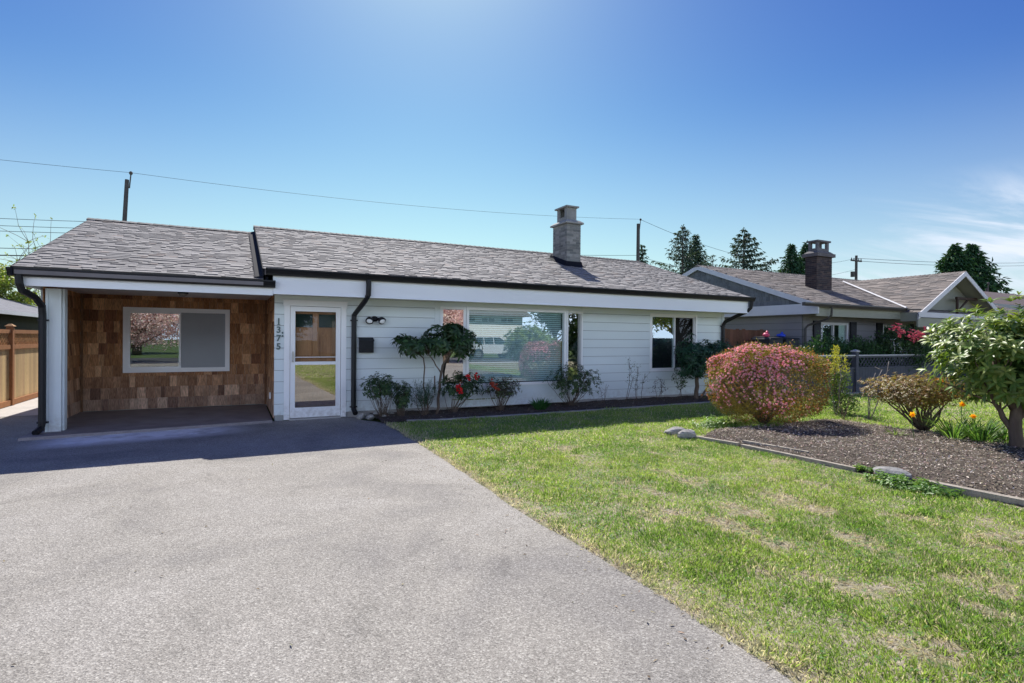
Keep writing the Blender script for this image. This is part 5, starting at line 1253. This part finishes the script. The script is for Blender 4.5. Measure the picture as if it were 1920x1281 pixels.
# big dark shrub at the corner
ds = plant('laurel', 'wide dark-green shrub on a short trunk at the right corner of the house', 'shrub', (10.4, 9.85, 0)); parts = []
for i, (c, r, n) in enumerate([((10.1, 9.8, 1.16), (.60, .42, .44), 150), ((10.8, 9.8, 1.14), (.68, .42, .38), 150), ((10.4, 9.75, .9), (.7, .42, .34), 130), ((9.9, 9.8, .85), (.38, .3, .26), 50)]):
    P, d = bush_pts(c, r, n, 120+i, .5, .25); parts.append(whorls(P, d*.7+np.array([0, -.05, .3]), 9, .13, .028, (.022, .065, .035), .55, 1.5, .35, (.035, .10, .045), .25))
foliage(ds, parts, 'leafgloss')
mb = MB(); rg = random.Random(9)
tt = limb(mb, (10.2, 9.9, 0), (10.2, 9.88, .6), .06, .045, .03, 7, 5, rg)
for t in ((10.0, 9.85, 1.2), (10.5, 9.85, 1.1), (10.8, 9.8, 1.0), (9.8, 9.85, .95), (10.3, 9.7, 1.3)): limb(mb, tt[-1], t, .03, .008, .1, 5, 5, rg)
limb(mb, (10.28, 9.9, 0), (10.75, 9.85, .7), .03, .015, .06, 6, 5, rg); obj('trunk', mb, M['bark'], ds, True)

# --- neighbour's planting -----------------------------------------------------
darkbush('dark clipped shrub left of the pale twigs, below the neighbouring front window', (15.9, 10.15, .88), (1.3, .55, .80), 7000, (.04, .095, .035), .09, .04, 'leafgloss', 131, nst=3, alt=(.04, .11, .03), palt=.25)
darkbush('second dark-green shrub below the neighbouring window, right of the first', (17.6, 10.2, .80), (.95, .5, .78), 5200, (.045, .10, .035), .09, .04, 'leafgloss', 132, nst=3, alt=(.05, .13, .04), palt=.2)
b = darkbush('tall rhododendron with crimson-pink flower heads in front of the neighbouring house', (19.4, 10.0, 1.2), (1.15, .7, .80), 6000, (.045, .095, .035), .11, .04, 'leafgloss', 133, nst=4, cat_='rhododendron', name='rhododendron')
F = np.array([(18.1, 9.5, 1.92), (18.2, 9.45, 1.76), (18.75, 9.4, 1.74), (19.25, 9.35, 1.72), (19.05, 9.4, 1.70), (18.9, 9.4, 1.6)])
for f in F:
    Pf = f+RNG.normal(size=(20, 3))*.075
    tri_obj('flower_cluster', *blossoms(Pf, np.tile([-.3, -.6, .7], (len(Pf), 1))+RNG.normal(size=Pf.shape)*.4, .055, (.42, .085, .12), 5, .4), M['petal'], b)
darkbush('orange-bronze shrub right of the crimson rhododendron, near the lattice fence', (21.4, 9.9, 1.1), (.6, .5, .42), 1600, (.20, .09, .035), .09, .035, 'leaf', 134, nst=3, alt=(.10, .12, .04), palt=.4)
darkbush('dark low shrub behind the lattice fence, under the bronze shrub', (22.6, 9.95, .7), (1.0, .5, .6), 3000, (.03, .07, .03), .09, .035, 'leafgloss', 135, nst=3)
bare('pale leafless shrub between the two dark shrubs and the crimson rhododendron', (18.9, 9.85, .3), [(18.6, 9.85, 1.55), (18.95, 9.8, 1.4), (19.15, 9.85, 1.2)], .028, 16, 'whitehouse', 120, 5, leafc=(.35, .38, .25), L=.05)

# --- background conifers ---------------------------------------------------
def conifer(label, p, h, r, z0=2, nlev=26, nb=9, colr=(.035, .06, .035), seed=1, droop=.25, gap=.0, leafL=.42, topc=1, name='conifer', dens=16, mat='needle', pw=.9, group='conifers behind the houses'):
    t = plant(name, label, 'conifer', (p[0], p[1], 0), group); rg = random.Random(seed); rn = np.random.default_rng(seed)
    mb = MB(); tops = [(0, 0, h)] if topc == 1 else [(-r*.28, 0, h*.97), (r*.30, 0, h)]
    for tx, ty, th in tops:
        mb.tube([(p[0]+tx*.4, p[1], 0), (p[0]+tx, p[1]+ty, th*.6), (p[0]+tx, p[1]+ty, th)], [.32, .17, .02], 7)
    obj('trunk', mb, M['bark'], t)
    parts = []
    for tx, ty, th in tops:
        for l in range(nlev):
            f = l/(nlev-1); z = z0+(th-z0)*f; R_ = (r if topc == 1 else r*.72)*(1-f)**pw*(.75+.5*rg.random())+.12
            for k in range(nb):
                if rg.random() < gap: continue
                a = 2*math.pi*(k+rg.random()*.8)/nb+l*1.3; R2 = R_*rg.uniform(.65, 1.12); m = max(5, int(dens*R2/r*2.0)+3)
                s_ = rn.random(m)**.8; up = -droop*(1-f)*s_*R2*.9+.22*s_**2*R2
                side = rn.normal(size=m)*.16*R2*(.35+s_*.65)
                P = np.stack([p[0]+tx+math.cos(a)*s_*R2-math.sin(a)*side, p[1]+ty+math.sin(a)*s_*R2+math.cos(a)*side, z+up+rn.normal(size=m)*.05], 1)
                D = np.array([math.cos(a), math.sin(a), -.35])+rn.normal(size=(m, 3))*.55
                parts.append(leaves(P, D, rn.normal(size=(m, 3))*.4+np.array([0, 0, 1]), leafL*rn.uniform(.6, 1.3, m), leafL*.30, colvar(colr, m, .4, rg=rn), .1, .3))
    foliage(t, parts, mat, 'crown')
conifer('tall feathery conifer, leftmost of the group right of the roof', (44.1, 45), 14.0, 5.4, 3, 26, 8, (.07, .10, .075), 1, -.12, .14, .38, dens=34)
conifer('slightly shorter dense conifer, second in the group right of the roof', (47.6, 46.5), 13.6, 3.6, 3, 34, 11, (.05, .10, .06), 2, -.1, 0, .38, dens=22)
conifer('thin spiky conifer top between the second conifer and the open spruce', (50.9, 47), 11.6, 2.2, 3, 16, 5, (.07, .09, .07), 8, -.3, .25, .3, dens=12)
conifer('open layered spruce with tiered branches above the neighbouring roof', (53.8, 45), 14.6, 6.9, 3, 20, 8, (.06, .09, .06), 3, .14, .10, .46, dens=54, pw=.85)
conifer('dense twin-topped dark conifer left of the neighbouring chimney', (63.8, 45), 13.9, 5.0, 3, 34, 12, (.045, .10, .05), 4, .05, 0, .5, 2, dens=22)
conifer('small conifer tip behind the pole right of the chimney', (38.4, 45), 11.4, 2.6, 3, 22, 8, (.06, .10, .06), 5, .1, .05, .35, dens=18)
conifer('broad dense conifer behind the neighbouring front gable', (104.5, 45), 17.4, 9.2, 3, 36, 13, (.05, .11, .05), 6, .1, 0, .85, 2, dens=26)
conifer('ragged thin tree right of the broad conifer, above the far pale house', (113.5, 46), 14.8, 4.2, 3, 18, 6, (.08, .10, .07), 7, -.25, .2, .6, dens=14)
# --- tree on the left ---------------------------------------------------------
def broadleaf(label, p, trunk_h, c, r, n, colr, seed, L=.12, W=.07, name='tree', cat_='tree', alt=None, palt=0, trans='leaf', nl=26, group=None, lump=.35, shell=.25):
    t = plant(name, label, cat_, (p[0], p[1], 0), group); rg = random.Random(seed)
    # crown as several clumps so that sky shows between them
    parts = []; tips = []
    rn = np.random.default_rng(seed)
    for k in range(nl):
        d = nrm(rn.normal(size=3)); q = rn.random()**.45; cc_ = np.array(c)+d*np.array(r)*q*.8; tips.append(tuple(cc_))
        m = n//nl; P, dd = bush_pts(cc_, tuple(np.array(r)*rg.uniform(.22, .36)), m, seed+k, shell, lump, rg=rn)
        parts.append(leaves(P, rn.normal(size=P.shape)+dd*.4, rn.normal(size=P.shape)+np.array([0, 0, .8]), L*rn.uniform(.6, 1.3, len(P)), W*rn.uniform(.7, 1.2, len(P)), colvar(colr, len(P), .35, alt, palt, rg=rn), .1, .15))
    foliage(t, parts, trans, 'crown')
    mb = MB(); tt = limb(mb, (p[0], p[1], 0), (c[0], c[1], trunk_h), r[0]*.06+.04, r[0]*.045+.02, .05, 8, 6, rg)
    for q in tips: limb(mb, tt[rg.randint(3, 6)], q, r[0]*.022+.01, .006, .12, 5, 5, rg)
    obj('trunk', mb, M['bark'], t, True); return t
broadleaf('fresh yellow-green tree behind the low house at the left edge', (-8.6, 27), 2.5, (-8.2, 27, 3.4), (2.3, 1.8, 1.2), 9000, (.20, .26, .05), 201, .11, .07, alt=(.34, .34, .10), palt=.25)
lt = bare('nearly leafless upright sapling behind the low house at the left edge', (-7.0, 28, 0), [(-7.3, 28, 5.2), (-6.7, 28, 4.7), (-7.6, 28, 4.4), (-7.1, 28.1, 5.0), (-6.9, 28, 4.2)], .022, 22, 'barkgrey', 900, 16, 'tree', leafc=(.28, .33, .08), L=.09)

# ================================================================ across the street (seen in the window reflections)
op = thing('white_house', 'long white house with a band of windows across the street, reflected in the bay window', 'house', (22, -36, 0))
mb = MB(); wins = [(9.5+2.2*k, 11.2+2.2*k, 3.1, 3.78) for k in range(8)]
siding(mb, 8, 27.6, 0, 3.95, 31.0, wins, exp=.25)
for i, v in enumerate(mb.v): mb.v[i] = (v[0], -v[1], v[2])   # face the street (+y)
mb.box(8, 27.6, -41, -31.4, 0, 3.95); obj('wall', mb, M['whitehouse'], op)
for (a, b, c_, d_) in wins:
    mb = MB(); frame_on(mb, (b, -30.99), (a, -30.99), c_, d_, .14, -.05, .05, [('v', .85, .08)]); w_ = obj('window', mb, M['trim'], op); mb = MB(); mb.box(a, b, -31.2, -31.1, c_, d_); obj('pane', mb, M['carglass'], w_)
mb = MB(); mb.prism([(-30.2, 3.85), (-30.2, 4.0), (-36, 6.4), (-41.8, 4.0), (-41.8, 3.85)], 'X', 7.3, 28.3); obj('roof', mb, M['roofslab'], op)
def car(name, label, x, y, paint, rot=0):
    t = thing(name, label, 'car', (0, 0, 0)); mb = MB(); L_ = 4.7
    lower = [(-2.33, .38), (-2.35, .75), (-2.28, 1.02), (-1.05, 1.08), (2.15, 1.12), (2.33, .95), (2.35, .42)]
    def slab(prof, w0, w1, m_, nm, par=t):
        q = MB(); n = len(prof)
        q.prism(prof, 'Y', -w0, w0); 
        return obj(nm, q, m_, par)
    body = slab([(a, b) for a, b in lower][::-1], .92, .9, M[paint], 'body')
    cab = [(-1.25, 1.08), (-.45, 1.62), (1.5, 1.66), (2.12, 1.12)]
    q = MB(); n = len(cab); q.hexa([(-1.25, -.88, 1.08), (2.15, -.88, 1.1), (2.15, .88, 1.1), (-1.25, .88, 1.08), (-.4, -.7, 1.62), (1.65, -.7, 1.64), (1.65, .7, 1.64), (-.4, .7, 1.62)]); obj('cabin_glass', q, M['carglass'], t)
    q = MB(); q.box(-.42, 1.68, -.71, .71, 1.62, 1.69)
    for x_ in (-1.2, .15, .95, 1.85):
        xt = -.38 if x_ < -1 else min(x_, 1.55)
        for s_ in (-1, 1): q.tube([(x_, s_*.885, 1.08), (xt, s_*.71, 1.63)], .045, 5)
    obj('roof', q, M[paint], t)
    for x_ in (-1.45, 1.45):
        for s_ in (-1, 1):
            q = MB(); q.tube([(x_, s_*.72, .36), (x_, s_*.95, .36)], .36, 20); w_ = obj('wheel', q, M['rubber'], t)
            q = MB(); q.tube([(x_, s_*.94, .36), (x_, s_*.965, .36)], [.24, .22], 12)
            obj('rim', q, M['chrome'], w_)
            q = MB(); q.tube([(x_, s_*.915, .36), (x_, s_*.93, .36)], .43, 20); obj('wheel_arch', q, M['black'], t)
    q = MB(); q.box(-2.38, -2.3, -.8, -.5, .72, .88); obj('headlight', q, M['lamp'], t); q = MB(); q.box(-2.38, -2.3, .5, .8, .72, .88); obj('headlight', q, M['lamp'], t)
    t.location = (x, y, -.04); t.rotation_euler = (0, 0, rot)
    return t
car('parked_car', 'silver car parked across the street, reflected in the bay window', 17.7, -17.6, 'silver', math.pi)
car('parked_car', 'dark car parked further along the street, reflected in the right window', 33, -14, 'darkcar', math.pi)
broadleaf('cherry tree in pale pink blossom near the street, behind the camera', (-5.6, -9.5), 1.4, (-5.4, -9.5, 3.1), (4.3, 3.0, 2.6), 42000, (.80, .70, .66), 301, .10, .09, 'cherry_tree', 'tree', (.62, .5, .46), .35, 'petal', 34, shell=.2)
broadleaf('large dark-green tree across the street, right of the white house', (35, -30), 3, (35, -30, 6), (6, 5, 4.8), 14000, (.04, .09, .03), 302, .35, .22, nl=30)
broadleaf('yellow-green street tree reflected in the right window', (29.0, -9), 2.4, (29.0, -9, 4.2), (3.2, 3, 2.4), 12000, (.16, .22, .035), 303, .2, .12, alt=(.3, .3, .05), palt=.3)
broadleaf('dark tree across the street reflected in the front door', (3.5, -24), 2.0, (3.5, -24, 5.6), (5.0, 4, 4.6), 16000, (.035, .075, .03), 304, .34, .22, nl=34)
broadleaf('dense dark tree left of the white house across the street', (-7, -27), 2.5, (-7, -27, 5.4), (5.2, 4, 4.4), 12000, (.04, .08, .03), 305, .34, .22, nl=30)
broadleaf('tall dark tree behind the white house across the street', (18, -48), 5, (18, -48, 9), (9, 5, 6.5), 12000, (.04, .085, .04), 306, .55, .35, nl=34)
broadleaf('dark leafy tree in the far front yard, outside the frame to the right', (34, 3), 1.5, (34, 3, 3.4), (4, 3.6, 3.6), 12000, (.05, .09, .03), 308, .24, .16, nl=28)
broadleaf('blue-green street tree behind the silver car', (26.5, -22.5), 2.0, (26.5, -22.5, 4.0), (3.4, 2.8, 3.6), 9000, (.04, .10, .06), 307, .25, .16, nl=26)

# ================================================================ camera, light, sky
cam = bpy.data.cameras.new('camera'); co = bpy.data.objects.new('camera', cam); COL.objects.link(co); scn.camera = co
cam.sensor_width = 36; cam.sensor_fit = 'HORIZONTAL'; cam.lens = 1019.0*36/1920; cam.clip_start = .05; cam.clip_end = 2000
yaw, pit, rol = R(27.07), R(-.29), R(.456)
fwd = Vector((math.sin(yaw), math.cos(yaw), 0)); rgt = Vector((math.cos(yaw), -math.sin(yaw), 0)); up = Vector((0, 0, 1))
f2 = fwd*math.cos(pit)+up*math.sin(pit); u2 = up*math.cos(pit)-fwd*math.sin(pit)
r3 = rgt*math.cos(rol)+u2*math.sin(rol); u3 = u2*math.cos(rol)-rgt*math.sin(rol)
Mx = Matrix((( r3.x, u3.x, -f2.x, 0), (r3.y, u3.y, -f2.y, 0), (r3.z, u3.z, -f2.z, 1.5), (0, 0, 0, 1))); co.matrix_world = Mx

AZ, EL = R(18.2), R(48)
sd = Vector((math.sin(AZ)*math.cos(EL), math.cos(AZ)*math.cos(EL), math.sin(EL)))
sl = bpy.data.lights.new('sun', 'SUN'); sl.energy = 5.0; sl.angle = R(.53); sl.color = (1, .955, .89)
so = bpy.data.objects.new('sun', sl); COL.objects.link(so); so.rotation_euler = sd.to_track_quat('Z', 'Y').to_euler()
w = bpy.data.worlds.new('World'); scn.world = w; w.use_nodes = True
nt = w.node_tree; ns = nt.nodes; ls = nt.links; ns.clear()
out = ns.new('ShaderNodeOutputWorld'); bg = ns.new('ShaderNodeBackground'); ls.new(bg.outputs[0], out.inputs[0])
sky = ns.new('ShaderNodeTexSky'); sky.sky_type = 'NISHITA'; sky.sun_disc = False; sky.sun_elevation = EL; sky.sun_rotation = AZ
sky.air_density = 1.0; sky.dust_density = .45; sky.ozone_density = 2.2; sky.altitude = 50
# thin cirrus, laid out on a plane high above: direction / height
tc = ns.new('ShaderNodeTexCoord'); sx = ns.new('ShaderNodeSeparateXYZ'); ls.new(tc.outputs['Generated'], sx.inputs[0])
def mth(op_, a, b=None, c=None):
    m = ns.new('ShaderNodeMath'); m.operation = op_
    for s, v in zip(m.inputs, (a, b, c)):
        if v is None: continue
        if hasattr(v, 'links'): ls.new(v, s)
        else: s.default_value = v
    return m.outputs[0]
def mrange(v, a, b, c=0, d=1):
    m = ns.new('ShaderNodeMapRange'); m.interpolation_type = 'SMOOTHSTEP'; m.inputs[1].default_value = a; m.inputs[2].default_value = b; m.inputs[3].default_value = c; m.inputs[4].default_value = d; ls.new(v, m.inputs[0]); return m.outputs[0]
zc = mth('MAXIMUM', sx.outputs[2], .02); zc = mth('ADD', zc, .05)
u = mth('DIVIDE', sx.outputs[0], zc); v = mth('DIVIDE', sx.outputs[1], zc)
cb = ns.new('ShaderNodeCombineXYZ'); ls.new(u, cb.inputs[0]); ls.new(v, cb.inputs[1])
mp = ns.new('ShaderNodeMapping'); mp.inputs['Rotation'].default_value = (0, 0, R(-62)); mp.inputs['Scale'].default_value = (.28, 1.3, 1); ls.new(cb.outputs[0], mp.inputs[0])
n1 = noise(ns, ls, 1.0, 9, .62, mp.outputs[0], .9); mp2 = ns.new('ShaderNodeMapping'); mp2.inputs['Scale'].default_value = (.22, .22, 1); mp2.inputs['Location'].default_value = (3.1, 1.2, 0); ls.new(cb.outputs[0], mp2.inputs[0])
n2 = noise(ns, ls, 1.0, 3, .5, mp2.outputs[0])
az_ = mth('ARCTAN2', sx.outputs[0], sx.outputs[1])
m1 = mrange(az_, R(34), R(50)); el = mth('ARCSINE', sx.outputs[2]); m2 = mrange(el, R(10.5), R(3.5)); m2b = mrange(el, R(14.5), R(10)); m3 = mrange(az_, R(56), R(70)); band = mth('MAXIMUM', m2, mth('MULTIPLY', m2b, m3))
cf = mth('MULTIPLY', mrange(n1, .42, .72), mrange(n2, .35, .6, .35, 1)); cf = mth('MULTIPLY', mth('MULTIPLY', cf, m1), band); cf = mth('MULTIPLY', cf, 1.35)
hz = mth('MULTIPLY', mrange(el, R(12), R(0)), mrange(az_, R(30), R(62), .0, .32)); cf = mth('MAXIMUM', cf, hz)
sk0 = mixc(ns, ls, sky.outputs[0], (.86, .97, 1.24), 1.0, 'MULTIPLY')
sps = ns.new('ShaderNodeSeparateColor'); ls.new(sk0, sps.inputs[0]); cbs = ns.new('ShaderNodeCombineColor')
ls.new(mth('MULTIPLY', mth('POWER', sps.outputs[0], 2.0), 2.2*.1097), cbs.inputs[0]); ls.new(mth('MULTIPLY', mth('POWER', sps.outputs[1], 2.0), 1.80*.1097), cbs.inputs[1]); ls.new(mth('MULTIPLY', sps.outputs[2], .80), cbs.inputs[2])
skc = mixc(ns, ls, cbs.outputs[0], (5.4, 6.0, 7.5), mrange(mth('ARCSINE', sx.outputs[2]), R(24), R(-2), 0, .72))
# fill glow added low in the sky behind the camera, brightening the shaded front
vd = mth('MULTIPLY', sx.outputs[1], -1.0); sky_fill = mth('MULTIPLY', mrange(vd, .05, .45), mrange(el, R(27), R(13)))
n3 = noise(ns, ls, 3.2, 6, .6, tc.outputs['Generated'], .4); sky_fill = mth('MULTIPLY', sky_fill, mrange(n3, .25, .55, .55, 1))
mx = mixc(ns, ls, skc, (7.5, 8.2, 9.4), cf); mx = mixc(ns, ls, mx, (16.5, 20.0, 25.5), sky_fill); ls.new(mx, bg.inputs[0]); bg.inputs[1].default_value = .082
scn.view_settings.view_transform = 'Standard'; scn.view_settings.look = 'None'; scn.view_settings.gamma = 1; scn.view_settings.exposure = .47
scn.cycles.use_denoising = True; scn.cycles.denoiser = 'OPENIMAGEDENOISE'
scn.cycles.max_bounces = 8; scn.cycles.diffuse_bounces = 4; scn.cycles.transparent_max_bounces = 12; scn.cycles.caustics_reflective = False; scn.cycles.sample_clamp_indirect = 6
for im in list(bpy.data.meshes):
    if im.users == 0: bpy.data.meshes.remove(im)
